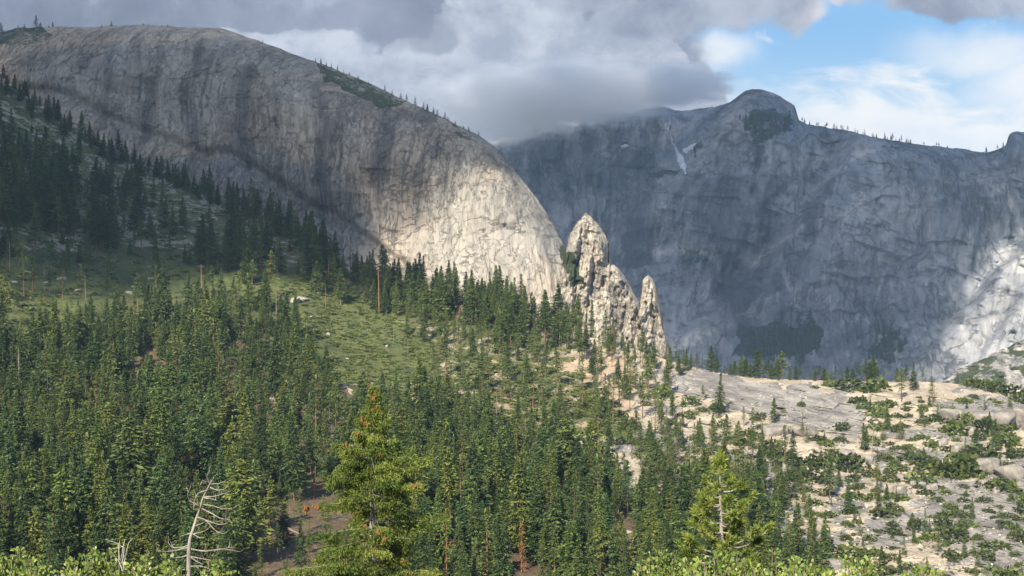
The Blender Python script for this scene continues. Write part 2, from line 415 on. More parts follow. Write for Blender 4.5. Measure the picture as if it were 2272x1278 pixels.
xs = np.concatenate([np.linspace(-5200, -190, 40), np.arange(-150, 2425, 3.0), np.linspace(2460, 7400, 40)])
NX = len(xs)
near_t = np.array([-60, -45, -30, -20, -12, -6, 0, 3, 6, 9, 12, 15, 18, 22, 26, 31, 37, 45, 55, 68, 82, 100, 125, 155, 190, 230, 275, 320, 365, 410, 445.])
NT, NV = len(near_t), 430
ss_ = np.linspace(0, 1, NV) ** 1.0
yc_ = crest(xs); rows = []
for t in near_t:                                   # the knoll the camera stands on and the drop to the basin
    db = botD(xs) * (1 + 0 * xs); zb = (HZ - YB) / F * db
    tt = np.minimum(t, db * .97)
    z = np.interp(tt, [-60, 0, 15, 25, 35, 60, 82, 200], [-1.2, -1.75, -3.15, -5.2, -8.8, -18.5, -28, -60])
    z = np.where(tt > 200, -60 + (zb + 60) * (tt - 200) / (db - 200), z)
    w = 30 * np.log1p(np.exp(tt / 30.)) if t < 300 else tt
    X = (xs - CX) / F * w
    z = z + fbm(X / 9, tt / 9 + 0 * X, 0, 4, 51) * .25 * min(1, abs(t) / 10)
    rows.append(np.stack([X, tt + 0 * X, z], -1))
vis_y = []
for k in range(NV):
    y = YB + (yc_ - YB) * ss_[k]; vis_y.append(y)
    rows.append(at(xs, y, nearD(xs, y)))
last = rows[-1]
for k, (dd, dzv) in enumerate([(15, -4), (40, -14), (80, -36), (140, -72), (220, -120), (320, -185), (450, -260)]):
    rows.append(np.stack([last[:, 0] * (1 + dd / last[:, 1]), last[:, 1] + dd, np.maximum(last[:, 2] + dzv, -240 - dd * .05)], -1))
for D in (2400, 3400, 4800, 6500, 8300):
    rows.append(np.stack([(xs - CX) / F * D, D + 0 * xs, -275 + 0 * xs - D * .002], -1))
GV = np.stack(rows, 0); NR = len(rows)
XX = np.broadcast_to(xs, (NR, NX)).copy(); YY = np.full((NR, NX), 2000.)
YY[NT:NT + NV] = np.array(vis_y); YY[NT + NV:] = YY[NT + NV - 1]
vegm, rockm, duffm, warmm = masks(XX, YY)
vegm[:NT] = .4; rockm[:NT] = 0; duffm[:NT] = 1; warmm[:NT] = .5

def ground_mat():
    m, g, bs = new_mat('hillside_ground'); p = objco(g); x, y, z = g.sep(p)
    big = g.noise(p, .012, 4, .55); mid = g.noise(p, .07, 6, .62, .3); fine = g.noise(p, .45, 6, .7); vf = g.noise(p, 1.6, 4, .7)
    sand = g.mix(g.ss(mid, .32, .66), (.305, .258, .190), (.49, .415, .315))
    sand = g.mix(g.ss(fine, .50, .72) * .55, sand, (.22, .205, .185))
    sand = g.mix(g.ss(g.voro(p, .22), .22, .06) * .5, sand, (.60, .55, .48))
    sand = g.mix(g.attr('warm') * .38, sand, g.mix(fine, (.36, .22, .115), (.55, .38, .22)))
    rx = g.comb(x * .8 + y * .25, y * .22, z * 1.1)
    stn = g.noise(rx, .10, 7, .68); st2 = g.noise(g.comb(x + y * .6, y * .1 - x * .2, z), .32, 5, .65)
    rock = g.mix(g.ss(stn, .35, .66), (.325, .302, .268), (.165, .155, .142))
    rock = g.mix(g.ss(st2, .50, .64) * .7, rock, (.11, .10, .095))
    rock = g.mix(g.ss(fine, .58, .76) * .5, rock, (.38, .355, .32))
    duff = g.mix(fine, (.075, .055, .035), (.19, .135, .085))
    duff = g.mix(g.ss(mid, .55, .70) * .6, duff, (.30, .225, .145))
    veg = g.mix(g.ss(fine, .3, .7), (.046, .064, .021), (.125, .140, .046))
    veg = g.mix(g.ss(mid, .52, .66) * .6, veg, (.17, .155, .065)); veg = g.mix(g.ss(big + (fine - .5) * .5, .50, .36) * .6, veg, (.035, .055, .022))
    c = g.mix(g.ss(g.attr('duff') + (mid - .5) * .8, .35, .65), sand, duff)
    c = g.mix(g.ss(g.attr('rock') + (mid - .5) * .7 + (fine - .5) * .3, .38, .60), c, rock)
    c = g.mix(g.ss(g.attr('veg') + (mid - .5) * 1.3 + (fine - .5) * .7, .44, .56), c, veg)
    c = g.mix(1.0, c, g.mix(vf, (.7, .7, .7), (1.3, 1.3, 1.3)), 'MULTIPLY')
    g.put(bs.inputs['Base Color'], c)
    bump(g, bs, mid * 1.0 + fine * .6 + vf * .15 + stn * .6, 2.0, .9)
    return m
link('ground', mesh_np('ground', GV.reshape(-1, 3), grid_faces(NR, NX), [ground_mat()],
     {'veg': vegm.ravel(), 'rock': rockm.ravel(), 'duff': duffm.ravel(), 'warm': warmm.ravel()}, True), kind='structure')

# ------------------------------------------------------------------ mountains
def curve_dist(x, y, cx, cy):
    """pixel distance to a silhouette polyline (dense sampling)"""
    t = np.concatenate([[0], np.cumsum(np.hypot(np.diff(cx), np.diff(cy)))])
    s = np.arange(0, t[-1], 5.); px_, py_ = np.interp(s, t, cx), np.interp(s, t, cy)
    r = np.full(np.shape(x), 1e9)
    for a in range(0, len(px_), 60):
        r = np.minimum(r, np.sqrt(((x[..., None] - px_[a:a + 60]) ** 2 + (y[..., None] - py_[a:a + 60]) ** 2)).min(-1))
    return r
def patch(name, xs, top, bot, Dfun, nrows, mat, attrs, back=(60, 200, 500), drop=(15, 90, 300), pw=1.35, **props):
    """A mountain face between its skyline and a foot below the near ground, closed by a back slope."""
    yt, yb = top(xs), bot(xs); u = np.linspace(0, 1, nrows) ** pw
    Y = yt + (yb - yt) * u[:, None]; X = np.broadcast_to(xs, Y.shape).copy()
    D = Dfun(X, Y); P = at(X, Y, D)
    bk = []
    for b, d in zip(back, drop): bk.append(P[0] * ((P[0][:, 1:2] + b) / P[0][:, 1:2]) - np.array([0, 0, 1]) * (d + b * np.maximum(P[0][:, 2:3], 0) / P[0][:, 1:2]))
    P = np.concatenate([np.array(bk[::-1]), P]); nb = len(back)
    A = {k: np.concatenate([np.zeros((nb, len(xs))), v(X, Y)]).ravel() for k, v in attrs.items()}
    me = mesh_np(name, P.reshape(-1, 3), grid_faces(*P.shape[:2], flip=True), [mat], A, True)
    return link(name, me, **props)
def poly_soft(polys, warp=16, sc=45.):
    def f(X, Y):
        a = X + fbm(X / sc, Y / sc, .5, 4, 61) * warp * 2; b = Y + fbm(X / sc, Y / sc, 9.5, 4, 71) * warp
        return np.clip(sum(in_poly(a, b, p).astype(float) * w for p, w in polys), 0, 1)
    return f
zero = lambda X, Y: np.zeros_like(X)

# --- the big dome
DTX = [-700, -200, 0, 40, 80, 200, 320, 400, 490, 540, 600, 700, 800, 900, 1000, 1060, 1100, 1130, 1165, 1200, 1225, 1250, 1285, 1320, 1360, 1410, 1470]
DTY = [150, 90, 72, 62, 60, 60, 54, 60, 62, 80, 100, 137, 175, 224, 270, 299, 326, 362, 407, 452, 493, 545, 592, 640, 700, 770, 860]
def dome_top(x): return smooth_interp(x, DTX, DTY, 5) + fbm(np.asarray(x) / 22, 0 * np.asarray(x), 0, 3, 81) * 2.2
APX, APY = [-700, 0, 150, 300, 430, 520, 650, 760, 860, 1000, 1250], [150, 190, 215, 292, 335, 350, 432, 492, 560, 680, 900]
_ds = np.arange(-700, 1471, 3.); _dt = dome_top(_ds)
def domeD(X, Y):
    base = smooth_interp(X, [-700, 0, 500, 1000, 1250, 1480], [2050, 1900, 1760, 1620, 1560, 1560], 60)
    D = base + (450 - Y) * .20
    ap = smooth_interp(X, APX, APY, 14) + fbm(X / 50, 0 * X, 3, 3, 83) * 8
    D = D - np.maximum(0, Y - ap) * .42 + 14 * np.exp(-((Y - ap) / 16) ** 2)        # slabs at the foot, undercut above them
    d = curve_dist(X, Y, _ds, _dt)
    Rp = smooth_interp(X, [-700, 400, 1000, 1480], [120, 120, 170, 120], 50)
    q = 1 - np.clip(d / Rp, 0, 1)
    D = D + smooth_interp(X, [-700, 400, 1000, 1480], [190, 190, 170, 80], 50) * (1 - np.sqrt(np.maximum(1 - q * q, 0)))
    Xw, Zw = (X - CX) * .55, (HZ - Y) * .55
    k = sstep(d, 0, 40)
    D = D + k * (fbm(Xw / 150, Zw / 190, 0, 4, 85) * 30 + fbm(Xw / 26, Zw / 110, 0, 4, 87) * 9 + fbm(Xw / 9, Zw / 14, 0, 3, 89) * 1.6)
    D = D - k * 14 * np.maximum(0, ridged(Xw / 120 + Zw / 300, Zw / 60, 0, 3, 91)) ** 3 * sstep(Y, 120, 200)
    jx = Xw + fbm(Xw / 60, Zw / 90, 0, 3, 95) * 26; jz = Zw + fbm(Xw / 70, Zw / 70, 0, 3, 96) * 30
    face = sstep(Y, 110, 190)
    D = D + k * face * 6.5 * np.maximum(0, ridged(jx / 17, jz / 120, 0, 3, 97) - .25) ** 1.5                      # water-worn grooves
    D = D + k * 2.2 * facet(jx / 60, jz / 34, 99) + k * 4.5 * np.maximum(0, ridged((jx - jz * .35) / 95, jz / 17, 0, 3, 98) - .45) ** 1.3                   # exfoliation ledges
    return D
M_DOME = rock_mat('dome_granite', (.258, .240, .202), (.258, .208, .150), (.066, .062, .057), .034, .06, blend=.6, lw=.32)
dome_veg = poly_soft([([(-50, 60), (90, 62), (130, 80), (40, 100), (-50, 100)], .55), ([(700, 140), (800, 178), (900, 230), (860, 245), (720, 180)], .6),
                      ([(1000, 270), (1070, 300), (1050, 320), (990, 290)], .4), ([(1245, 540), (1275, 560), (1290, 610), (1260, 600)], .9)], 10, 30.)
dome_pale = lambda X, Y: sstep(Y + fbm(X / 60, Y / 60, 0, 3, 93) * 60, 430, 560) * .30 * sstep(X, 640, 820) + sstep(d_top(X, Y), 30, 0) * .25  # lower right painted paler where sunlight falls, also for its pinkish tone
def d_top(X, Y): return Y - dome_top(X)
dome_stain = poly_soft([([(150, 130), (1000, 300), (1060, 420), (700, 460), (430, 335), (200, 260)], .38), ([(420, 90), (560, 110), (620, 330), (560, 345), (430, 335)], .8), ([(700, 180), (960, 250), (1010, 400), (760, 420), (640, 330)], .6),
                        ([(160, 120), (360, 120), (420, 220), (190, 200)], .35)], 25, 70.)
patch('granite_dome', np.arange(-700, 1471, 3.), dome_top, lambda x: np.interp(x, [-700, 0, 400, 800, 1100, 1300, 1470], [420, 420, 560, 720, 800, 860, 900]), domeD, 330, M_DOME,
      {'veg': dome_veg, 'pale': dome_pale, 'stain_shade': dome_stain}, kind='structure')

# --- the two rock spires on the dome's shoulder
M_SPIRE = rock_mat('spire_granite', (.34, .315, .275), (.40, .36, .295), (.12, .11, .10), .05, .12, pale=(.52, .455, .35), crack=.02, scale=1.6)
def spire(name, pts, x0, x1, Dc, R, Rp, ybot, label, seed):
    cx = np.array([p[0] for p in pts], float); cy = np.array([p[1] for p in pts], float)
    top = lambda x: np.interp(x, cx, cy) + fbm(np.asarray(x) / 9, 0 * np.asarray(x), 0, 4, seed) * 4.5 + np.maximum(0, ridged(np.asarray(x) / 16, 0 * np.asarray(x), 0, 2, seed + 1)) * 4
    def Df(X, Y):
        d = curve_dist(X, Y, cx, cy); q = (1 - np.clip(d / Rp, 0, 1)) * sstep(X, cx[0] + 70 * (x1 - x0 > 200), cx[0] + 110 * (x1 - x0 > 200) + 1)
        D = Dc + (620 - Y) * .16 + (X - cx.mean()) * .12 + (100 * sstep(X, 1270, 1160) if x1 - x0 > 200 else 0) + R * (1 - np.sqrt(np.maximum(1 - q * q, 0)))
        k = sstep(d, 0, 14)
        return D + k * (fbm(X / 26, Y / 60, 0, 4, seed + 3) * 16 + facet((X + Y * .18 + fbm(X / 15, Y / 20, 0, 2, seed + 4) * 5) / 17, (Y - X * .3 + fbm(X / 15, Y / 20, 3, 2, seed + 4) * 6) / 30, seed + 5) * 8 + facet((X + Y * .3) / 7, (Y - X * .25) / 12, seed + 11) * 2.2 + fbm(X / 6, Y / 9, 0, 3, seed + 6) * 2.5) + k * 17 * np.maximum(0, ridged((X + Y * .12 + fbm(X / 20, Y / 30, 0, 2, seed) * 6) / 20, Y / 150, 0, 4, seed + 7) - .15) ** 1.3 + k * 10 * np.maximum(0, ridged((X - Y) / 60, (Y + X * .5) / 20, 0, 3, seed + 9) - .4) ** 1.3
    pal = lambda X, Y: np.clip(.25 + fbm(X / 20, Y / 50, 0, 3, seed + 8) * .8, 0, 1)
    vg = poly_soft([([(1235, 560), (1275, 560), (1296, 630), (1270, 640)], .9)], 6, 20.)
    return patch(name, np.arange(x0, x1 + .1, 1.5), top, lambda x: 0 * x + ybot, Df, 190, M_SPIRE, {'veg': vg, 'pale': pal, 'stain_shade': zero},
                 back=(25, 60, 120), drop=(12, 70, 240), label=label, category='rock spire', group='rock spires on the shoulder of the dome')
spire('rock_spire', [(1150, 800), (1185, 742), (1218, 688), (1238, 630), (1247, 588), (1258, 540), (1264, 518), (1272, 506), (1280, 492), (1290, 482), (1300, 475), (1312, 478), (1322, 491), (1332, 503), (1341, 518), (1350, 538), (1353, 552), (1351, 572), (1350, 582), (1370, 590), (1382, 606), (1393, 622), (1405, 648), (1420, 670), (1430, 700), (1445, 745), (1470, 800), (1490, 850)],
      1150, 1490, 1460, 46, 24, 880, 'larger pale rock spire rising beside the right edge of the big dome', 101)
spire('rock_spire', [(1414, 700), (1421, 650), (1425, 622), (1431, 612), (1438, 608), (1446, 616), (1456, 636), (1462, 662), (1466, 690), (1470, 720), (1476, 745), (1484, 772), (1494, 806), (1500, 850)],
      1414, 1500, 1400, 22, 15, 880, 'slimmer cream rock pinnacle standing apart to the right of the larger spire', 141)

# --- the far cliff
FTX = [800, 1000, 1080, 1120, 1180, 1240, 1270, 1300, 1360, 1400, 1440, 1475, 1500, 1560, 1600, 1622, 1640, 1655, 1670, 1690, 1706, 1730, 1750, 1764, 1769, 1772, 1790, 1860, 1950, 2030, 2120, 2190, 2215, 2232, 2238, 2246, 2262, 2300, 2500, 2900]
FTY = [420, 350, 322, 302, 270, 252, 245, 250, 246, 252, 240, 236, 246, 240, 234, 226, 212, 201, 197, 198, 202, 213, 226, 236, 254, 266, 276, 286, 306, 319, 329, 338, 330, 322, 300, 293, 292, 292, 250, 200]
def far_top(x): return np.interp(x, FTX, FTY) + fbm(np.asarray(x) / 16, 0 * np.asarray(x), 0, 3, 161) * 2
_fs = np.arange(800, 2901, 4.); _ft = far_top(_fs)
def farD(X, Y):
    D = 4300 + (550 - Y) * .55
    rib = (X - np.interp(Y, [200, 340, 430, 560, 760, 900], [1900, 1868, 1810, 1700, 1500, 1440]))     # the leaning rib
    D = D - 260 * sstep(rib, -22, 30) - np.clip(rib, 0, 160) * .6 + np.clip(rib - 160, 0, 400) * .25
    bay = np.interp(Y, [200, 330, 480, 620, 900], [1640, 1560, 1430, 1440, 1430])                        # the recessed wall on the left
    D = D + 420 * sstep(bay - X, -30, 90)
    D = D + 90 * np.exp(-((X - 1460) / 60) ** 2 - ((Y - 520) / 50) ** 2)
    for (ly, lx, dep, wd) in [((230, 330, 420, 520, 600), (1600, 1690, 1672, 1610, 1640), -70, 20), ((540, 620, 720, 860), (1640, 1600, 1545, 1500), 80, 26), ((420, 560, 700, 860), (2150, 2080, 1990, 1930), -60, 40),
                              ((480, 560, 660, 760, 860), (2330, 2250, 2170, 2075, 1965), -120, 16), ((600, 700, 860), (2290, 2240, 2130), -70, 14), ((300, 400, 520, 620), (1300, 1340, 1400, 1470), 80, 26)]:
        yy_ = sstep(Y, ly[0] - 60, ly[0] + 30) * (1 - sstep(Y, ly[-1] - 20, ly[-1] + 60))
        lxx = np.interp(Y, ly, lx) + fbm(Y / 40, 0 * Y, lx[0], 3, 178) * 12
        D = D + dep * yy_ * sstep(X - lxx, -wd, wd) * np.exp(-np.maximum(0, X - lxx) / 190)
    low = Y - np.interp(X, [1000, 1450, 1700, 1950, 2100, 2272, 2600], [620, 700, 720, 760, 640, 520, 460])
    D = D - np.maximum(0, low) * .9                                                              # slabs at the foot, higher to the right
    D = D - 260 * sstep(X, 2150, 2420) - 120 * np.exp(-((X - 2250) / 28) ** 2 - ((Y - 330) / 45) ** 2)
    d = curve_dist(X, Y, _fs, _ft); q = 1 - np.clip(d / 75, 0, 1)
    D = D + 210 * (1 - np.sqrt(np.maximum(1 - q * q, 0)))
    k = sstep(d, 0, 30)
    D = D + k * (fbm(X / 170, Y / 170, 0, 4, 163) * 70 + fbm((X + Y * .25) / 22, Y / 130, 0, 4, 167) * 26 + fbm(X / 12, Y / 20, 0, 4, 169) * 6)
    jx = X + fbm(X / 80, Y / 100, 0, 3, 173) * 30; jy = Y + fbm(X / 90, Y / 90, 0, 3, 174) * 40
    D = D + k * 20 * np.maximum(0, ridged((jx + jy * .3) / 26, jy / 170, 0, 3, 175) - .25) ** 1.4
    D = D + k * 18 * np.maximum(0, ridged((jx + jy * .8) / 120, (jy - jx * .35) / 30, 0, 3, 176) - .4) ** 1.3
    dg = (X * .8 + Y * .6)
    D = D + k * 16 * facet(jx / 55, jy / 75, 177) - k * 34 * np.maximum(0, ridged(dg / 110, (Y - X * .3) / 60, 0, 3, 171)) ** 3
    return D
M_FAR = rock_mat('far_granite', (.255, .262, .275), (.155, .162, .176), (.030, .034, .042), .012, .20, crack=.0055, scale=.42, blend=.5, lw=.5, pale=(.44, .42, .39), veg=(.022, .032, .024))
far_veg = poly_soft([([(1640, 245), (1700, 240), (1772, 262), (1762, 285), (1700, 320), (1660, 318)], .52), ([(1630, 790), (1660, 712), (1740, 725), (1815, 716), (1822, 770), (1790, 790)], .66),
                     ([(1495, 548), (1580, 545), (1585, 585), (1530, 590)], .5), ([(1430, 380), (1510, 385), (1500, 394), (1440, 392)], .7),
                     ([(1925, 780), (1960, 735), (2000, 740), (1990, 790)], .62), ([(2200, 330), (2235, 322), (2225, 345)], .6), ([(1420, 530), (1460, 540), (1440, 580), (1390, 580)], .4)], 22, 40.)
far_pale = poly_soft([([(1640, 705), (1690, 650), (1702, 646), (1670, 700)], 1.), ([(2000, 840), (2080, 790), (2190, 660), (2272, 560), (2400, 540), (2400, 860)], .22),
                      ([(1880, 430), (1905, 420), (1915, 470), (1890, 490)], .45), ([(2200, 560), (2400, 520), (2400, 600), (2210, 600)], .35)], 20, 40.)
far_stain_shade_ = poly_soft([([(1830, 360), (1872, 348), (1800, 560), (1640, 740), (1500, 790), (1620, 660), (1740, 520)], 1.), ([(1560, 540), (1640, 560), (1660, 640), (1590, 640)], .9), ([(1660, 430), (1830, 380), (1810, 440), (1680, 500)], .8), ([(1668, 320), (1690, 320), (1688, 420), (1660, 430)], .9), ([(1590, 600), (1625, 600), (1630, 700), (1600, 690)], .8), ([(1640, 430), (1700, 420), (1690, 470), (1630, 480)], .7), ([(1370, 520), (1470, 500), (1450, 590), (1380, 590)], .8), ([(1330, 330), (1440, 340), (1420, 380), (1350, 370)], .7), ([(1700, 560), (1790, 530), (1740, 640), (1640, 700)], .7), ([(1500, 400), (1800, 380), (1700, 560), (1560, 740), (1500, 740)], .5), ([(1880, 340), (2200, 380), (2150, 560), (1950, 600)], .25), ([(1180, 280), (1400, 280), (1400, 420), (1250, 420)], .5)], 14, 50.)  # the rib strip paints shade onto its left face along with staining
far_stain_shade = lambda X, Y: np.clip(far_stain_shade_(X, Y) * 1.25, 0, 1)
patch('far_cliff', np.arange(800, 2901, 3.2), far_top, lambda x: 0 * x + 960., farD, 300, M_FAR, {'veg': far_veg, 'pale': far_pale, 'stain_shade': far_stain_shade},
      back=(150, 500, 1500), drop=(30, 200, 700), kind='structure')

# --- brushy apron at the right between ridge and cliff
def apr_top(x): return np.interp(x, [2020, 2060, 2100, 2130, 2160, 2200, 2240, 2272, 2400, 2700], [900, 868, 842, 818, 806, 786, 768, 752, 700, 640]) + fbm(np.asarray(x) / 14, 0 * np.asarray(x), 0, 3, 181) * 3
def aprD(X, Y): return 2300 - (Y - apr_top(X)) * 2.0 + fbm(X / 60, Y / 30, 0, 4, 183) * 40 + fbm(X / 16, Y / 10, 0, 3, 185) * 10
patch('hillside', np.arange(2020, 2701, 3.), apr_top, lambda x: 0 * x + 960., aprD, 90, rock_mat('apron_granite', (.36, .34, .31), (.28, .265, .245), (.12, .115, .11), .03, .3, veg=(.06, .075, .03)),
      {'veg': lambda X, Y: np.clip(.42 + fbm(X / 30, Y / 16, 0, 4, 187) * .9, 0, 1), 'pale': lambda X, Y: np.clip(fbm(X / 26, Y / 20, 4, 3, 189) * 2, 0, 1), 'stain_shade': zero}, kind='structure')

# --- snow in the gullies of the far cliff
m, gg, bs = new_mat('old_snow'); nn = gg.noise(objco(gg), .03, 4, .6)
gg.put(bs.inputs['Base Color'], gg.mix(gg.ss(nn, .3, .7), (.48, .50, .53), (.72, .74, .76)))
M_SNOW = m
def snow(pts, wid, label):
    t = np.linspace(0, 1, 60); k = np.linspace(0, 1, len(pts))
    cx = np.interp(t, k, [p[0] for p in pts]) + fbm(t * 12, 0, 0, 3, 191) * 3; cy = np.interp(t, k, [p[1] for p in pts])
    w = np.interp(t, k, wid) * (1 + .9 * fbm(t * 16, 0, 5, 4, 193))
    n = np.stack([-np.gradient(cy), np.gradient(cx)], -1); n /= np.linalg.norm(n, axis=1, keepdims=True)
    off = np.linspace(-1, 1, 7)
    X = cx[:, None] + n[:, :1] * off * w[:, None] / 2; Y = cy[:, None] + n[:, 1:] * off * w[:, None] / 2
    P = at(X, Y, farD(X, Y) - 14 * (1 - np.abs(off) ** 2) - 3)
    link('snow_patch', mesh_np('snow_patch', P.reshape(-1, 3), grid_faces(60, 7), [M_SNOW], None, True), label=label, category='snow patch', group='snow patches on the far cliff')
snow([(1486, 262), (1484, 290), (1492, 315), (1505, 340), (1514, 360), (1520, 386)], [2, 3, 4, 6, 14, 10], 'long thin white snow ribbon running down the gully below the cloud')
snow([(1518, 338), (1526, 330), (1536, 326), (1547, 318)], [9, 12, 8, 5], 'small hooked white snow patch on ledge right of the long snow ribbon')
snow([(1378, 327), (1386, 325), (1395, 323)], [5, 9, 4], 'tiny isolated white snow patch left of the long snow ribbon')


# ------------------------------------------------------------------ trees: generators
def conifer(seed, H, R, nbr, nbl, base=.18, droop=.25, shape=.85, ragged=.25, trunk_r=None, sparse=0., blade=1.0, top_dead=0.):
    """returns crown arrays and trunk arrays of one conifer, root at the origin"""
    rg = np.random.default_rng(seed)
    t = base + (1 - base) * rg.random(nbr) ** .92
    t = np.sort(t); z = t * H
    u = (t - base) / (1 - base)
    env = np.clip((1 - u) ** shape, 0, 1) * np.minimum(1, .55 + u * 3.5)
    lump = 1 + ragged * 1.3 * fbm(t * 9, seed * 1.7, 0, 3, 7)
    L = np.maximum(R * env * lump * rg.uniform(1 - ragged, 1 + ragged * .6, nbr), .10 * R)
    az = rg.random(nbr) * 2 * np.pi + np.arange(nbr) * 2.4
    if sparse:
        gap = fbm(t * 7, np.cos(az) * 1.3, np.sin(az) * 1.3 + seed, 2, 5) < (sparse - .5); L[gap] *= .35
    bt = rg.normal(0, .35, nbr)
    C, A, B, Ln, Wd, T = [], [], [], [], [], []
    lo = np.stack([rg.normal(0, .012 * H) * t, rg.normal(0, .012 * H) * t], -1)
    for j in range(nbl):
        s = (j + rg.random(nbr)) / nbl; s = .18 + .85 * s
        lat = rg.normal(0, .17, nbr) * L * (1.2 - .5 * s)
        d = np.stack([np.cos(az), np.sin(az)], -1); p = np.stack([-np.sin(az), np.cos(az)], -1)
        xy = d * (L * s)[:, None] + p * lat[:, None] + lo
        up = (.45 * u - droop * (1 - u * .6))
        zz = z + L * (up * s - .10 * s * s) + rg.normal(0, .05 * L + .01 * H / nbl, nbr)
        C.append(np.column_stack([xy, zz]))
        tilt = rg.normal(-.28, .35, nbr)
        a = unit(np.column_stack([d + p * rg.normal(0, .55, nbr)[:, None], tilt])); A.append(a)
        rnd = rg.normal(0, .55, (nbr, 3)) + np.column_stack([p, np.zeros(nbr)])
        B.append(unit(np.cross(a, np.cross(rnd, a))))
        l = (.30 + .42 * L / R) * R * .62 * rg.uniform(.7, 1.25, nbr) * blade; Ln.append(l); Wd.append(l * rg.uniform(.24, .44, nbr))
        T.append(bt + rg.normal(0, .22, nbr) + .25 * (s - .5))
    C, A, B, Ln, Wd, T = (np.concatenate(q) for q in (C, A, B, Ln, Wd, T))
    nt = 10 if not top_dead else 6
    tip = np.column_stack([rg.normal(0, .012 * H, nt), rg.normal(0, .012 * H, nt), H * rg.uniform(.93, 1.0, nt)])
    ta = unit(np.column_stack([rg.normal(0, .35, nt), rg.normal(0, .35, nt), np.ones(nt)]))
    C = np.concatenate([C, tip]); A = np.concatenate([A, ta]); B = np.concatenate([B, unit(np.cross(ta, rg.normal(0, 1, (nt, 3))))])
    Ln = np.concatenate([Ln, np.full(nt, .07 * H)]); Wd = np.concatenate([Wd, np.full(nt, .022 * H)]); T = np.concatenate([T, rg.normal(0, .3, nt)])
    V, Q = kites(C, A, Ln, B, Wd)
    tr = trunk_r or H * .0115
    ht = np.array([-.03, .0, .25, .55, .85, .98]); xy = np.column_stack([np.interp(ht, [0, 1], [0, lo[-1, 0]]), np.interp(ht, [0, 1], [0, lo[-1, 1]])])
    tv, tq = tube(np.column_stack([xy, ht * H]), np.array([1.35, 1.15, .95, .65, .25, .06]) * tr, 6)
    return (V, Q, T), (tv, tq)
def snag_mesh(seed, H, nst=14, lean=.03, broken=True):
    rg = np.random.default_rng(seed); mb = MB()
    ht = np.array([-.03, 0, .3, .6, .85, 1.0]); lx = rg.normal(0, lean) * H; ly = rg.normal(0, lean) * H
    P = np.column_stack([lx * ht ** 1.5 * np.sign(ht + 1), ly * np.abs(ht) ** 1.5, ht * H])
    mb.add(*tube(P, np.array([1.4, 1.2, .95, .72, .5, .22 if broken else .08]) * H * .0125, 6))
    for k in range(nst):
        t = rg.uniform(.35, .98); a = rg.random() * 6.28; l = H * rg.uniform(.03, .11) * (1.25 - t)
        b = np.array([np.interp(t, ht, P[:, 0]), np.interp(t, ht, P[:, 1]), t * H]); d = np.array([math.cos(a), math.sin(a), rg.uniform(-.25, .25)])
        mb.add(*tube(np.array([b, b + d * l * .6, b + d * l + [0, 0, l * .12]]), np.array([.0042, .003, .0012]) * H, 4))
    return mb

def crown_mesh(name, arr, mat): V, Q, T = arr; return mesh_np(name, V, Q, [mat], {'tint': T})
def trunk_mesh(arr, mat): V, Q = arr; return mesh_np('trunk', V, Q, [mat], None, True)
# unit-height variants (scaled per tree); kinds: fir = narrow spire, pine = open crown on a bare trunk, bushy = young, full to the ground
VAR = {'fir': [], 'pine': [], 'bushy': [], 'open': [], 'broad': []}
for k in range(8): VAR['fir'].append(conifer(300 + k, 1.0, .160 + .024 * (k % 4), 330, 9, base=.06 + .07 * (k % 3), droop=.30, shape=.80, ragged=.36, blade=.70))
for k in range(7): VAR['pine'].append(conifer(340 + k, 1.0, .200 + .022 * (k % 3), 170, 8, base=.26 + .08 * (k % 3), droop=.12, shape=.66, ragged=.48, sparse=.38, blade=.66))
for k in range(5): VAR['bushy'].append(conifer(380 + k, 1.0, .22 + .02 * (k % 3), 190, 7, base=.05, droop=.15, shape=.80, ragged=.38, blade=.62))
for k in range(5): VAR['broad'].append(conifer(420 + k, 1.0, 0.27 + .03 * (k % 3), 270, 10, base=.10, droop=.10, shape=.70, ragged=.36, blade=.60))
for k in range(4): VAR['open'].append(conifer(400 + k, 1.0, .15 + .02 * (k % 2), 140, 7, base=.34, droop=.25, shape=.68, ragged=.6, sparse=.48, blade=.66))
VARM = {}
for kind, L in VAR.items():
    mat = {'fir': M_FIR, 'pine': M_PINE, 'bushy': M_PINE, 'open': M_PINE, 'broad': M_PINE}[kind]
    VARM[kind] = [(crown_mesh(kind + '_crown', c, mat), trunk_mesh(t, M_BARKP if kind in ('pine', 'open') and i % 2 == 0 else M_BARK)) for i, (c, t) in enumerate(L)]

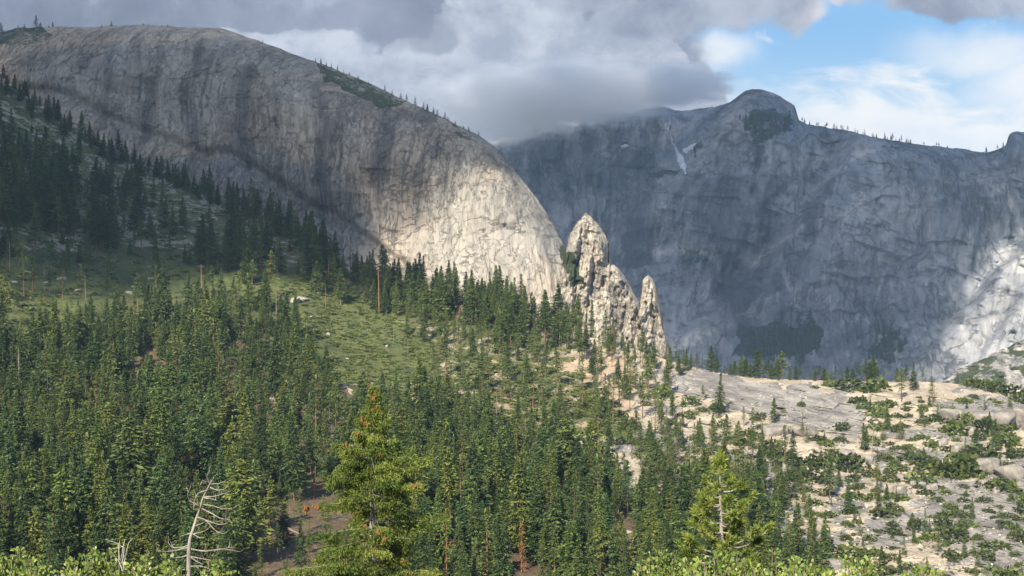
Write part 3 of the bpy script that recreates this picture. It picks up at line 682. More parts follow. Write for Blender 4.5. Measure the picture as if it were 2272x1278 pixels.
# ------------------------------------------------------------------ trees: where they stand
R0 = np.random.default_rng(5)
def nearD2(x, y):
    y = np.asarray(y, float)
    return nearD(x, np.minimum(y, YB)) - np.maximum(0, y - YB) * 1.2
def gp(x, y): return at(x, y, nearD2(x, y))
TREES = []      # x, y (photo pixel of the foot), height m, kind, individual-priority bonus
def scatter(poly, n, sep, hm, kinds, seed, sq=.55, dens=None):
    rg = np.random.default_rng(seed); xs_ = [p[0] for p in poly]; ys_ = [p[1] for p in poly]
    pts = np.empty((0, 2)); tries = 0
    while len(pts) < n and tries < 60 * n:
        tries += 1
        p = np.array([rg.uniform(min(xs_), max(xs_)), rg.uniform(min(ys_), max(ys_))])
        if not in_poly(np.array([p[0]]), np.array([p[1]]), poly)[0] or p[1] < crest(p[0]) + 1: continue
        if dens is not None and rg.random() > dens(p[0], p[1]): continue
        loc = sep * (p[1] / 950) ** 1.3
        if len(pts) and (((pts[:, 0] - p[0]) ** 2 + ((pts[:, 1] - p[1]) / sq) ** 2) < loc * loc).any(): continue
        pts = np.vstack([pts, p])
    for p in pts:
        if abs(p[0] - 1157) < 40 and p[1] > 1225: continue
        h = rg.triangular(hm[0], hm[1], hm[2]) * rg.choice([1, 1, 1, .5, .72, 1.15, 1.3])
        TREES.append([p[0], p[1], h, rg.choice(kinds), 0])
FD = lambda x, y: .25 + .75 * (fbm(x / 75, y / 42, 0, 3, 201) > -.22)
def hole(*bl): return lambda x, y: FD(x, y) * (0. if any(((x - a) / c) ** 2 + ((y - b) / d) ** 2 < 1 for a, b, c, d in bl) else 1.)
scatter([(-160, 760), (350, 735), (470, 690), (560, 665), (630, 690), (660, 760), (725, 850), (780, 1000), (740, 1110), (620, 1120), (560, 1110), (530, 1340), (-160, 1340)], 880, 18.5, (9, 25, 35), ['fir'] * 6 + ['open', 'pine', 'broad'], 11,
        dens=hole((650, 1200, 90, 50), (425, 1130, 30, 70)))
scatter([(800, 925), (950, 905), (1050, 945), (1150, 990), (1300, 1050), (1420, 1110), (1560, 1150), (1700, 1200), (1860, 1340), (900, 1340), (830, 1100), (770, 1000)], 680, 18, (9, 23, 33), ['fir'] * 6 + ['open', 'pine', 'broad'], 12,
        dens=hole((990, 1230, 60, 42), (1380, 1200, 50, 50)))
scatter([(860, 715), (1080, 735), (1250, 765), (1240, 820), (1000, 800), (920, 770)], 46, 24, (8, 16, 25), ['fir', 'pine', 'open', 'bushy'], 24)
scatter([(640, 660), (780, 660), (960, 740), (900, 830), (700, 800)], 16, 46, (2, 4, 9), ['bushy', 'fir', 'broad'], 23)
scatter([(560, 1130), (760, 1130), (880, 1340), (540, 1340)], 26, 42, (9, 14, 19), ['fir', 'pine', 'bushy'], 13)
scatter([(770, 600), (830, 622), (960, 645), (1080, 668), (1200, 712), (1190, 740), (1060, 725), (960, 715), (860, 705), (790, 680)], 120, 14, (15, 25, 35), ['fir'], 14)
scatter([(1030, 690), (1210, 715), (1320, 750), (1300, 790), (1100, 775)], 40, 24, (18, 25, 32), ['fir', 'fir', 'pine'], 15)
scatter([(480, 450), (600, 480), (700, 530), (800, 600), (780, 690), (640, 620), (520, 560)], 75, 20, (20, 29, 36), ['fir', 'fir', 'open'], 16)
scatter([(-150, 240), (60, 290), (300, 430), (480, 540), (640, 620), (560, 640), (300, 560), (-150, 590)], 340, 17.5, (16, 26, 38), ['fir', 'fir', 'fir', 'pine'], 17, dens=lambda x, y: .2 + .8 * (fbm(x / 90, y / 60, 0, 3, 203) > 0))
scatter([(-150, 590), (300, 555), (620, 610), (600, 690), (340, 730), (-150, 755)], 70, 34, (14, 21, 32), ['fir', 'pine', 'open'], 18)
scatter([(960, 740), (1320, 760), (1480, 830), (1520, 960), (1500, 1060), (1300, 1040), (1140, 970), (1020, 900), (960, 840)], 125, 29, (12, 19, 27), ['pine', 'open', 'fir', 'bushy'], 19)
scatter([(1440, 960), (1600, 980), (1760, 1020), (1800, 1180), (1700, 1190), (1560, 1140), (1440, 1090)], 125, 22, (8, 14, 22), ['broad', 'fir', 'bushy', 'pine'], 20)
scatter([(1780, 960), (2060, 900), (2420, 900), (2420, 1330), (1880, 1330), (1800, 1180)], 90, 32, (3, 7, 12), ['bushy', 'fir', 'broad'], 21)
scatter([(1300, 750), (1490, 806), (1560, 815), (1480, 850), (1350, 800)], 34, 20, (8, 13, 19), ['pine', 'fir', 'open'], 22)
# the dark wooded edge of the left slope
for i, t in enumerate(np.linspace(0, 1, 170)):
    x = -140 + t * 860 + R0.normal(0, 5); y = float(crest(x)) + R0.uniform(2, 40)
    if R0.random() < .35 + .55 * (x < 470): TREES.append([x, y, R0.triangular(9, 16, 30), 'fir', 0])
for x, h in [(128, 60), (78, 55), (278, 55), (412, 62), (452, 60), (506, 66), (540, 66), (565, 70), (600, 85), (640, 70), (690, 78), (718, 72), (855, 100), (930, 105), (905, 75), (820, 80), (1035, 80), (1115, 82), (1125, 70), (1185, 70), (1250, 60), (1360, 70)]:
    y = float(crest(x)) + 12; TREES.append([x, y, .86 * h * float(nearD(x, y)) / F, 'fir', 50])
RIGHT = [(1316, 833, 80, 'fir'), (1342, 918, 90, 'fir'), (1400, 881, 90, 'open'), (1440, 870, 85, 'pine'), (1454, 939, 70, 'open'), (1592, 923, 95, 'fir'), (1560, 889, 35, 'pine'), (1716, 939, 58, 'fir'), (1671, 960, 55, 'pine'),
 (1650, 947, 45, 'pine'), (1780, 971, 55, 'open'), (1918, 1003, 64, 'fir'), (1968, 955, 52, 'fir'), (1997, 977, 52, 'bushy'), (2000, 892, 75, 'pine'), (2026, 868, 66, 'fir'), (2069, 902, 68, 'pine'), (1931, 913, 30, 'fir'), (1660, 998, 50, 'pine'),
 (1443, 1003, 60, 'fir'), (1507, 987, 60, 'pine'), (1555, 1003, 75, 'fir'), (1687, 1109, 118, 'fir'), (1841, 1109, 112, 'fir'), (1947, 1093, 72, 'pine'), (1884, 1141, 78, 'fir'), (1968, 1136, 62, 'fir'), (2053, 1189, 60, 'bushy'),
 (2202, 993, 58, 'bushy'), (2239, 1019, 42, 'fir'), (2045, 929, 35, 'fir'), (2005, 1237, 46, 'bushy'), (2160, 1226, 32, 'bushy'), (1830, 1237, 98, 'fir'), (1767, 1237, 104, 'fir'), (1804, 1245, 118, 'fir'), (1915, 1253, 62, 'fir'), (1735, 1130, 92, 'fir'),
 (1364, 786, 82, 'open'), (1350, 780, 56, 'open'), (1111, 892, 88, 'open'), (1182, 905, 92, 'open'), (1070, 868, 84, 'pine'), (1292, 905, 90, 'open'), (1325, 925, 100, 'open'), (962, 845, 74, 'open'), (1240, 965, 80, 'pine'),
 (362, 690, 112, 'fir'), (420, 700, 92, 'fir'), (345, 700, 60, 'fir'), (445, 1050, 165, 'pine'), (312, 1215, 170, 'fir'), (180, 1260, 200, 'fir'), (60, 1215, 175, 'open'), (18, 1225, 190, 'open'), (396, 1195, 110, 'open'), (560, 1190, 170, 'pine'),
 (250, 1060, 130, 'fir'), (640, 1090, 110, 'fir'), (1155, 1235, 225, 'fir'), (1240, 1230, 170, 'fir'), (1420, 1190, 150, 'fir'), (1000, 1215, 120, 'open'), (905, 1250, 150, 'fir'), (1090, 1290, 120, 'bushy'), (600, 1215, 150, 'pine'), (670, 1290, 130, 'fir')]
for x, y, h, k in RIGHT: TREES.append([x, y, h * float(nearD2(x, y)) / F, k, 60])
SKY = [(1578, 58), (1533, 30), (1645, 50), (1679, 66), (1703, 44), (1736, 64), (1775, 44), (1793, 28), (1817, 36), (1854, 36), (1891, 30), (1918, 52), (1939, 55), (1990, 34), (1558, 24), (1620, 26), (1665, 34), (1692, 48), (1835, 26), (1930, 46), (1500, 28), (1608, 20), (1518, 26), (1546, 36), (1590, 34), (1630, 34), (1655, 42), (1712, 34), (1726, 46), (1752, 30), (1765, 34), (1808, 26), (1828, 30), (1845, 24), (1870, 28), (1880, 34), (1905, 44), (1948, 36), (1962, 28), (2012, 40), (2046, 36), (1487, 34)]
for x, h in SKY:
    y = float(crest(x)) + 2.5; TREES.append([x, y, h * float(nearD(x, y)) / F, 'broad' if h % 4 else 'pine', 80])

# greedy de-overlap with hand-placed trees, then split into individuals and the mass
hp = []
for t in TREES: t.append(t[2] / float(nearD2(t[0], t[1])) * F)
def vis_px(t):
    x, y, h, k, b, px_ = t
    if x < -10 or x > 2282: return 0
    return max(0, min(y, 1278) - max(0, y - px_)) + b
order = sorted(range(len(TREES)), key=lambda i: -vis_px(TREES[i]))
indiv = {'fir_tree': [], 'pine_tree': []}; mass = []
for i in order:
    t = TREES[i]; key = 'fir_tree' if t[3] == 'fir' else 'pine_tree'
    if vis_px(t) > 12 and len(indiv[key]) < (290 if key == 'fir_tree' else 215): indiv[key].append(t)
    else: mass.append(t)
print('TREES', len(TREES), {k: len(v) for k, v in indiv.items()}, len(mass))

TINTS = [('dark green', (.62, .70, .74)), ('deep green', (1, 1, 1)), ('bluish green', (.80, 1.0, 1.16)), ('yellowish green', (1.34, 1.2, .9)), ('bright green', (1.22, 1.26, 1.02))]
def region(x, y):
    if x > 1495 and y < crest(x) + 8: return 'skyline of the pale ridge'
    if x < 760 and y < crest(x) + 30 and y < 600: return 'upper edge of the shaded slope'
    if 755 <= x < 1215 and y < 730: return "dark belt along the dome's foot"
    if x < 760 and y < 600: return 'shaded slope below the dome'
    if x < 700 and y < 735: return 'brushy clearing left of meadow'
    if x < 180: return 'dense forest by left edge' if y < 1000 else 'forest above left leafy bush'
    if x < 420: return 'dense forest left of bare snag' if y > 1000 else 'dense forest below brushy clearing'
    if x < 590 and y >= 960: return 'forest around the bare snag'
    if x < 760 and y >= 960: return 'sandy gap beside coned fir'
    if x < 800: return 'dense forest left of meadow'
    if 940 <= x < 1280 and y < 960: return 'open slope right of meadow'
    if x < 1010 and y > 880: return 'forest behind the coned fir'
    if x < 1250 and y >= 960: return 'dense forest around rusty fir'
    if 1200 <= x < 1500 and y < 850: return 'sandy saddle below rock spires'
    if x < 1500 and y < 1050: return 'sandy slope left of slab'
    if x < 1480: return 'forest left of young pine'
    if x < 1720 and y > 1040: return 'forest behind the young pine'
    if x < 1780 and y <= 1040: return 'slope below the bare slab'
    if y < 960: return 'sandy ground right of slab'
    if y < 1100: return 'bouldery slope near right edge' if x > 1960 else 'sandy slope right of young pine'
    return 'forest right of young pine' if x < 1960 else 'lower slope near right edge'
ORD = ['', 'first', 'second', 'third', 'fourth', 'fifth', 'sixth', 'seventh', 'eighth', 'ninth', 'tenth', 'eleventh', 'twelfth', 'thirteenth', 'fourteenth', 'fifteenth', 'sixteenth', 'seventeenth', 'eighteenth', 'nineteenth', 'twentieth']
def ordinal(n): return ORD[n] if n <= 20 else ('twenty-' + ORD[n - 20] if n < 30 else 'thirtieth')
def label_all(items, noun):
    """items: dicts with x, y, look, region -> label; look-alikes of one region are told apart by their order from the left"""
    b = {}
    for it in items: b.setdefault((it['look'], it['region']), []).append(it)
    for (look, reg), L in b.items():
        L.sort(key=lambda d: d['x'])
        for k, it in enumerate(L):
            pre = 'in the' if reg.split()[0] in ('dense', 'forest', 'dark', 'brushy', 'sandy') else 'on the'
            if len(L) == 1: it['label'] = f'the only {look} {noun} {pre} {reg}'
            elif k == 0: it['label'] = f'leftmost {look} {noun} {pre} {reg}'
            elif k == len(L) - 1: it['label'] = f'rightmost {look} {noun} {pre} {reg}'
            else: it['label'] = f'{ordinal(k + 1)} {look} {noun} from left {pre} {reg}'
rt = np.random.default_rng(77)
for key, L in indiv.items():
    items = []
    for (x, y, h, kind, bonus, px_) in L:
        ti = int(rt.choice([0, 1]) if bonus == 80 else rt.choice([0, 1, 2, 3, 4], p=[.28, .3, .16, .12, .14] if key == 'fir_tree' else [.12, .3, .1, .3, .18]))
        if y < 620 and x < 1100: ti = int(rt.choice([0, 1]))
        size = 'tall' if px_ > 105 else ('mid-sized' if px_ > 62 else 'small')
        form = {'fir': 'spired', 'broad': 'broad', 'pine': 'airy', 'bushy': 'bushy', 'open': 'thin-crowned'}[kind]
        items.append(dict(x=x, y=y, h=h, kind=kind, ti=ti, look=f'{size} {TINTS[ti][0]}' + (f' {form}' if kind != 'fir' else ''), region=region(x, y)))
    label_all(items, 'fir' if key == 'fir_tree' else 'pine')
    for it in items:
        P = gp(it['x'], it['y']); cm, tm = VARM[it['kind']][rt.integers(len(VARM[it['kind']]))]
        e = thing(key, it['label'], 'fir tree' if key == 'fir_tree' else 'pine tree', tuple(P), 'firs of the hillside forest' if key == 'fir_tree' else 'pines scattered over the hillside')
        s = it['h']; wv = rt.uniform(.88, 1.2)
        e.scale = (s * wv, s * wv, s); e.rotation_euler = (rt.normal(0, .028), rt.normal(0, .028), rt.random() * 6.28)
        c = link('crown', cm, e); c.color = (*TINTS[it['ti']][1], 1); link('trunk', tm, e)

# the rest of the forest as one mass
def merge_trees(name, items, mats_kind, scaleR=1.0, **props):
    Vs, Qs, Ts, Ms = [], [], [], []; n = 0
    rg = np.random.default_rng(91)
    for (x, y, h, kind, *_r) in items:
        (cV, cQ, cT), (tV, tQ) = VAR[kind][rg.integers(len(VAR[kind]))]
        P = gp(x, y) if not _r or not isinstance(_r[-1], np.ndarray) else _r[-1]
        a = rg.random() * 6.28; ca, sa = math.cos(a), math.sin(a); w = rg.uniform(.88, 1.2) * scaleR
        Rm = np.array([[ca * h * w, -sa * h * w, 0], [sa * h * w, ca * h * w, 0], [0, 0, h]])
        for V, Q, T, mi in ((cV, cQ, cT + rg.normal(0, .34), 0 if kind == 'fir' else 1), (tV, tQ, np.zeros(len(tQ)), 2)):
            Vs.append(V @ Rm.T + P); Qs.append(Q + n); n += len(V); Ts.append(T); Ms.append(np.full(len(Q), mi))
    return link(name, mesh_np(name, np.concatenate(Vs), np.concatenate(Qs), mats_kind, {'tint': np.concatenate(Ts)}, False, np.concatenate(Ms)), **props)
merge_trees('forest', mass, [M_FIR, M_PINE, M_BARK], kind='stuff', label='smaller and half hidden conifers filling the hillside forest')

# ------------------------------------------------------------------ standing dead trees and rusty firs
SN = [(449, 692, 106), (43, 882, 112), (613, 738, 88), (366, 862, 80), (417, 852, 82), (497, 842, 58), (873, 765, 46), (190, 667, 56), (841, 706, 112), (22, 604, 78), (98, 650, 62), (1610, 971, 67), (1690, 996, 92), (1934, 1032, 92), (1845, 991, 50), (1356, 1109, 62),
      (728, 640, 70), (612, 600, 52), (640, 608, 46), (548, 590, 60), (722, 690, 58), (465, 585, 40), (330, 990, 70), (230, 930, 66), (665, 940, 80), (735, 1010, 74), (1102, 930, 66), (1045, 985, 60), (1210, 1010, 62), (995, 1010, 66), (965, 980, 60), (1325, 860, 52), (1398, 905, 60), (1265, 890, 55), (1005, 850, 56), (905, 800, 52), (940, 745, 56), (1130, 1190, 90), (1280, 1120, 80), (860, 1010, 70), (520, 1010, 72), (150, 1130, 96), (100, 1010, 80), (2030, 862, 66), (1500, 960, 55), (1160, 880, 58), (500, 1240, 60), (610, 1170, 66)]
SNM = [snag_mesh(500 + k, 1.0, 16 if k % 3 else 5).mesh('dead_tree', [M_GREY if k % 4 else M_ORANGEWOOD]) for k in range(8)]
items = []
for i, (x, y, h) in enumerate(SN):
    size = 'tall' if h > 85 else ('mid-height' if h > 60 else 'short'); k = i % 8
    look = f'{size} {"orange-brown" if k % 4 == 0 else "grey"} {"bare-poled" if k % 3 == 0 else "twiggy"}'
    items.append(dict(x=x, y=y, h=h, k=k, look=look, region=region(x, y)))
label_all(items, 'dead tree')
for it in items:
    P = gp(it['x'], it['y']); o = link('dead_tree', SNM[it['k']], None, label=it['label'], category='dead tree', group='standing dead trees in the forest')
    s = it['h'] * P[1] / F; o.location = tuple(P); o.scale = (s, s, s); o.rotation_euler = (0, 0, rt.random() * 6.28)
(rc, rtr) = conifer(520, 1.0, .13, 150, 5, base=.06, droop=.45, shape=.45, ragged=.5, blade=.8)
RC, RT = crown_mesh('crown', rc, M_RUST), trunk_mesh(rtr, M_ORANGEWOOD)
for (x, y, h, lab) in [(1157, 1268, 104, 'rusty orange dead fir with withered needles at the bottom of the forest'), (1347, 1240, 44, 'small reddish dead fir left of the young pine'), (296, 812, 30, 'tiny brownish withered treetop amid the dark forest below the clearing')]:
    P = gp(x, y); e = thing('dead_fir', lab, 'dead fir', tuple(P), 'rusty dead firs'); s = h * P[1] / F; e.scale = (s, s, s)
    link('crown', RC, e); link('trunk', RT, e)
# fallen trunks
for (x1, y1, x2, y2, lab) in [(1998, 1140, 2068, 1118, 'brown fallen trunk lying on pale sand below the boulders'), (1355, 951, 1425, 952, 'thin grey fallen log lying level on the pale slope left of the granite slab'), (1918, 1005, 1990, 980, 'slender fallen trunk lying between boulders right of the fir by the slab'), (640, 1175, 672, 1190, 'grey fallen log on the sandy gap beside the coned fir')]:
    a, b = gp(x1, y1), gp(x2, y2); a = a + [0, 0, .35]; b = b + [0, 0, .35]; c = (a + b) / 2
    V, Q = tube(np.array([a, a * .7 + b * .3, a * .3 + b * .7, b]) - c, [.42, .38, .3, .16], 7)
    o = link('fallen_log', mesh_np('fallen_log', V, Q, [M_GREY], None, True), label=lab, category='log', group='fallen logs'); o.location = tuple(c)

# ------------------------------------------------------------------ small trees along the skylines of the dome and the far cliff, woods in its hollows
def tiny(name, xsz, Dfun, topf, kinds, label_reg, group, cat, dy=2.0, noun='pine'):
    items = []
    for (x, h) in xsz:
        size = 'taller' if h > 14 else ('low' if h < 8 else 'mid-sized')
        items.append(dict(x=x, h=h, look=f'{size} dark', region=label_reg(x)))
    label_all(items, noun)
    for it in items:
        y = float(topf(it['x'])) + dy; D = float(Dfun(np.array([[it['x']]]), np.array([[y]]))[0, 0]); P = at(it['x'], y, D)
        kind = kinds[int(rt.integers(len(kinds)))]; cm, tm = VARM[kind][rt.integers(len(VARM[kind]))]
        e = thing(name, it['label'], cat, tuple(P), group); s = it['h'] * D / F; wv = rt.uniform(1.0, 1.7) if kind != 'fir' else 1.15
        e.scale = (s * wv, s * wv, s); e.rotation_euler = (0, 0, rt.random() * 6.28)
        c = link('crown', cm, e); c.color = (.62, .66, .66, 1); link('trunk', tm, e)
tiny('pine_tree', [(2, 24), (40, 9), (54, 10), (80, 29), (90, 14), (117, 14), (108, 8), (226, 8), (247, 12), (318, 6), (330, 6), (358, 6), (372, 7), (583, 9), (700, 11), (712, 14), (724, 10), (735, 12), (749, 14), (762, 10), (775, 9), (795, 9), (818, 6), (854, 14), (870, 13), (889, 14), (902, 18), (921, 20), (940, 16), (948, 17), (962, 16), (970, 15), (987, 16), (994, 10), (1010, 10), (1040, 12), (1062, 13), (1028, 8)],
     domeD, dome_top, ['bushy', 'fir', 'bushy'], lambda x: "dome's left skyline" if x < 420 else "dome's descending skyline", "little pines along the dome's skyline", 'pine tree')
fs = [(1450, 8), (1458, 10), (1466, 9), (1580, 7)] + [(1779 + k * 9.5 + R0.normal(0, 2.5), float(R0.uniform(8, 15))) for k in range(26)] + [(1963, 17), (1980, 18), (2000, 16), (2020, 12), (2050, 9), (2078, 11), (2083, 10), (2102, 7), (2150, 7), (2188, 15), (2213, 11), (2226, 13), (2190, 11)]
tiny('pine_tree', fs, farD, far_top, ['bushy', 'pine', 'fir'], lambda x: "far cliff's skyline by the cloud" if x < 1600 else ("far skyline right of summit knob" if x < 1945 else "far cliff's skyline near the right edge"), "little pines along the far cliff's skyline", 'pine tree', noun='pine')
far_items = []
for poly, n, hpx in [([(1640, 262), (1770, 268), (1740, 300), (1690, 318), (1660, 318)], 60, (14, 30)), ([(1650, 800), (1665, 740), (1740, 735), (1815, 722), (1818, 780), (1780, 810)], 170, (14, 26)), ([(1925, 800), (1950, 745), (1975, 738), (2010, 765), (1980, 810)], 60, (12, 26)),
                     ([(1498, 552), (1580, 552), (1582, 584), (1530, 588)], 50, (7, 12)), ([(1548, 318), (1560, 330), (1545, 352), (1530, 350)], 10, (10, 18)), ([(1430, 384), (1505, 386), (1500, 392)], 16, (6, 10))]:
    rg = np.random.default_rng(n); c = 0
    xs_ = [p[0] for p in poly]; ys_ = [p[1] for p in poly]
    while c < n:
        x, y = rg.uniform(min(xs_), max(xs_)), rg.uniform(min(ys_), max(ys_))
        if not in_poly(np.array([x]), np.array([y]), poly)[0]: continue
        D = float(farD(np.array([[x]]), np.array([[y]]))[0, 0]); c += 1
        far_items.append((x, y, rg.uniform(*hpx) * D / F, 'fir', at(x, y, D)))
for x, y, h in [(1771, 722, 34), (1798, 718, 36), (1948, 742, 34), (1960, 745, 38)]:
    D = float(farD(np.array([[x]]), np.array([[y]]))[0, 0]); far_items.append((x, y, h * D / F, 'fir', at(x, y, D)))
merge_trees('woods', far_items, [M_FIR, M_PINE, M_BARK], kind='stuff', label='dark distant conifers crowding the hollows of the far cliff')

# ------------------------------------------------------------------ brush on the slopes (stuff) and countable shrubs on the pale ground
def shrub_arrays(seed, n=260, flat=.55):
    rg = np.random.default_rng(seed)
    v = unit(rg.normal(0, 1, (n, 3))); v[:, 2] = np.abs(v[:, 2]); r = rg.uniform(.55, 1.0, n) ** .6
    lump = 1 + .35 * fbm(v[:, 0] * 2.2, v[:, 1] * 2.2, v[:, 2] * 2 + seed, 3, 9)
    c = v * (r * lump)[:, None] * [.5, .5, flat]; c[: n // 3, 2] *= .35
    a = unit(v * .8 + rg.normal(0, .6, (n, 3)) + [0, 0, .3]); b = unit(np.cross(a, rg.normal(0, 1, (n, 3))))
    l = rg.uniform(.10, .19, n); V, Q = kites(c, a, l, b, l * .75)
    return V, Q, rg.normal(0, .4, n)
SHA = [shrub_arrays(600 + k, 260, .40 + .12 * (k % 3)) for k in range(7)]
SHM = [mesh_np('shrub', V, Q, [M_SHRUB], {'tint': T}) for V, Q, T in SHA]
SHR = [(1842, 855, 28), (1809, 861, 17), (1881, 862, 44), (1942, 863, 60), (1905, 890, 28), (1968, 900, 36), (1924, 904, 35), (2010, 910, 22), (1987, 923, 24), (2013, 924, 24), (1945, 953, 28), (2062, 988, 28), (1989, 995, 24), (1975, 986, 20), (1964, 1020, 38), (2032, 1025, 62), (1985, 1031, 26), (2053, 1034, 28), (2100, 997, 28),
       (2121, 960, 60), (2081, 933, 55), (2102, 1058, 70), (2135, 1050, 62), (2150, 1036, 64), (2172, 1014, 66), (2080, 1046, 50), (2041, 1064, 40), (2006, 1043, 22), (1886, 1040, 50), (1809, 1030, 50), (1790, 1062, 60), (2196, 1074, 45), (2224, 1083, 45), (1816, 974, 30), (1832, 986, 34), (1863, 978, 30), (2100, 925, 40), (2140, 940, 36), (2185, 960, 50), (2230, 985, 50), (2215, 950, 30), (2258, 1010, 40), (2160, 850, 34), (2185, 856, 30), (2212, 866, 36), (2245, 874, 34)]
rs = np.random.default_rng(31); tries = 0
SHL = [(1500, 870), (1800, 880), (2272, 880), (2272, 1278), (1900, 1278), (1800, 1180), (1560, 1080), (1400, 1010), (1240, 960), (1340, 860)]
while len(SHR) < 235 and tries < 9000:
    tries += 1; x, y = rs.uniform(1240, 2272), rs.uniform(850, 1278)
    if not in_poly(np.array([x]), np.array([y]), SHL)[0] or y < crest(x) + 6: continue
    if in_poly(np.array([x]), np.array([y]), ROCK[0])[0] and rs.random() < .93: continue
    w = float(rs.triangular(8, 20, 52)) * (y / 1000)
    if any(abs(x - a) < (w + c) * .42 and abs(y - b) < (w + c) * .2 for a, b, c in SHR): continue
    SHR.append((x, y, w))
items = [dict(x=x, y=y, w=w, k=int(rs.integers(7)), ti=int(rs.integers(3)), region=region(x, y)) for x, y, w in SHR]
for it in items: it['look'] = f"{'large' if it['w'] > 44 else ('mid-sized' if it['w'] > 24 else 'small')} {('dark', 'olive', 'light')[it['ti']]} green"
label_all(items, 'shrub')
for it in items:
    P = gp(it['x'], it['y']); o = link('shrub', SHM[it['k']], None, label=it['label'], category='shrub', group='low shrubs on the pale slope')
    s = it['w'] * 1.4 * P[1] / F; o.location = (P[0], P[1], P[2] - .10 * s); o.scale = (s * rs.uniform(.9, 1.35), s * rs.uniform(.8, 1.3), s * rs.uniform(.7, 1.05)); o.rotation_euler = (0, 0, rs.random() * 6.28)
    o.color = (*[(.85, .88, .9), (1.1, 1.05, .9), (1.3, 1.35, 1.05)][it['ti']], 1)
def brush_mass(name, n, polys, size, seed, mat, pr, label):
    rg = np.random.default_rng(seed); xs_ = [p[0] for q in polys for p in q]; ys_ = [p[1] for q in polys for p in q]
    x = rg.uniform(min(xs_), max(xs_), n * 6); y = rg.uniform(min(ys_), max(ys_), n * 6)
    k = np.zeros(len(x), bool)
    for q in polys: k |= in_poly(x, y, q)
    k &= (fbm(x / 40, y / 18, 2, 3, seed) > pr) & (y > crest(x) + 1) & (y < 1295)
    x, y = x[k][:n], y[k][:n]; P = gp(x, y); nn = len(x)
    V0 = np.stack([s[0][:240] for s in SHA]); Q0 = SHA[0][1][:60]                      # 60 leaf clumps a plant
    idx = rg.integers(0, 7, nn); sc = rg.uniform(size[0], size[1], nn); an = rg.random(nn) * 6.28
    v = V0[idx]; ca, sa = np.cos(an)[:, None], np.sin(an)[:, None]
    vx = (v[..., 0] * ca - v[..., 1] * sa) * sc[:, None]; vy = (v[..., 0] * sa + v[..., 1] * ca) * sc[:, None]; vz = v[..., 2] * sc[:, None] * .8
    cen = v.reshape(nn, 60, 4, 3).mean(2, keepdims=True)
    V = np.stack([vx, vy, vz], -1).reshape(nn, 60, 4, 3); m_ = V.mean(2, keepdims=True); V = m_ + (V - m_) * 1.7
    V = V.reshape(nn, 240, 3) + P[:, None]
    Q = (Q0[None] + (np.arange(nn) * 240)[:, None, None]).reshape(-1, 4)
    T = np.repeat(rg.normal(0, .3, nn), 60) + rg.normal(0, .3, nn * 60)
    return link(name, mesh_np(name, V.reshape(-1, 3), Q, [mat], {'tint': T}), kind='stuff', label=label)
brush_mass('brush', 3000, VEG[:2] + [[(760, 830), (1000, 780), (1300, 830), (1420, 960), (1250, 980), (1000, 930), (800, 900)]], (1.4, 6.5), 701, M_BRUSH, -.30, 'green brush carpeting the meadow')
brush_mass('brush', 2300, VEG[2:] + VEG_MID[1:2], (1.6, 6.5), 702, M_BRUSH, -.08, 'dark green brush carpeting the left slope')
brush_mass('brush', 1500, [SHL, [(1240, 780), (1500, 830), (1500, 980), (1300, 960)]], (.6, 2.0), 703, M_SHRUB, .12, 'scattered low growth on the pale slope')

# ------------------------------------------------------------------ boulders
def boulder_mesh(seed, sub=4, box=.5):
    bm = bmesh.new(); bmesh.ops.create_icosphere(bm, subdivisions=sub, radius=1.0)
    v = np.array([q.co[:] for q in bm.verts]); f = np.array([[w.index for w in q.verts] for q in bm.faces]); bm.free()
    rg = np.random.default_rng(seed)
    p = np.sign(v) * np.abs(v) ** (1 - box * .6)
    for k in range(9):                                   # planar breaks
        n = unit(rg.normal(0, 1, 3)); d = rg.uniform(.55, .9); s = p @ n; p = p - np.outer(np.maximum(0, s - d), n) * .85
    p = p * (1 + .10 * fbm(v[:, 0] * 1.8, v[:, 1] * 1.8, v[:, 2] * 1.8 + seed, 4, 13))[:, None]
    return mesh_np('boulder', p * .5, f, [M_BOULD], {'veg': np.zeros(len(p)), 'pale': np.clip(v[:, 2], 0, 1) * .0, 'stain_shade': np.zeros(len(p))}, True)
m, gg, bs = new_mat('boulder_granite'); p = objco(gg); x, y, z = gg.sep(p)
n1b, n2b = gg.noise(p, 2.5, 6, .65), gg.noise(gg.comb(x, y, z * .25), 7, 5, .6)
oi = gg.node('ShaderNodeObjectInfo')
c = gg.mix(gg.ss(n1b, .3, .7), (.18, .17, .16), (.36, .335, .30)); c = gg.mix(gg.ss(n2b, .52, .7) * .5, c, (.12, .115, .11)); c = gg.mix(1.0, c, oi.outputs['Color'], 'MULTIPLY')
gg.put(bs.inputs['Base Color'], c); bump(gg, bs, n1b + n2b * .5, .12)
M_BOULD = m
BM = [boulder_mesh(800 + k, 3 if k < 5 else 4, .35 + .1 * (k % 4)) for k in range(8)]
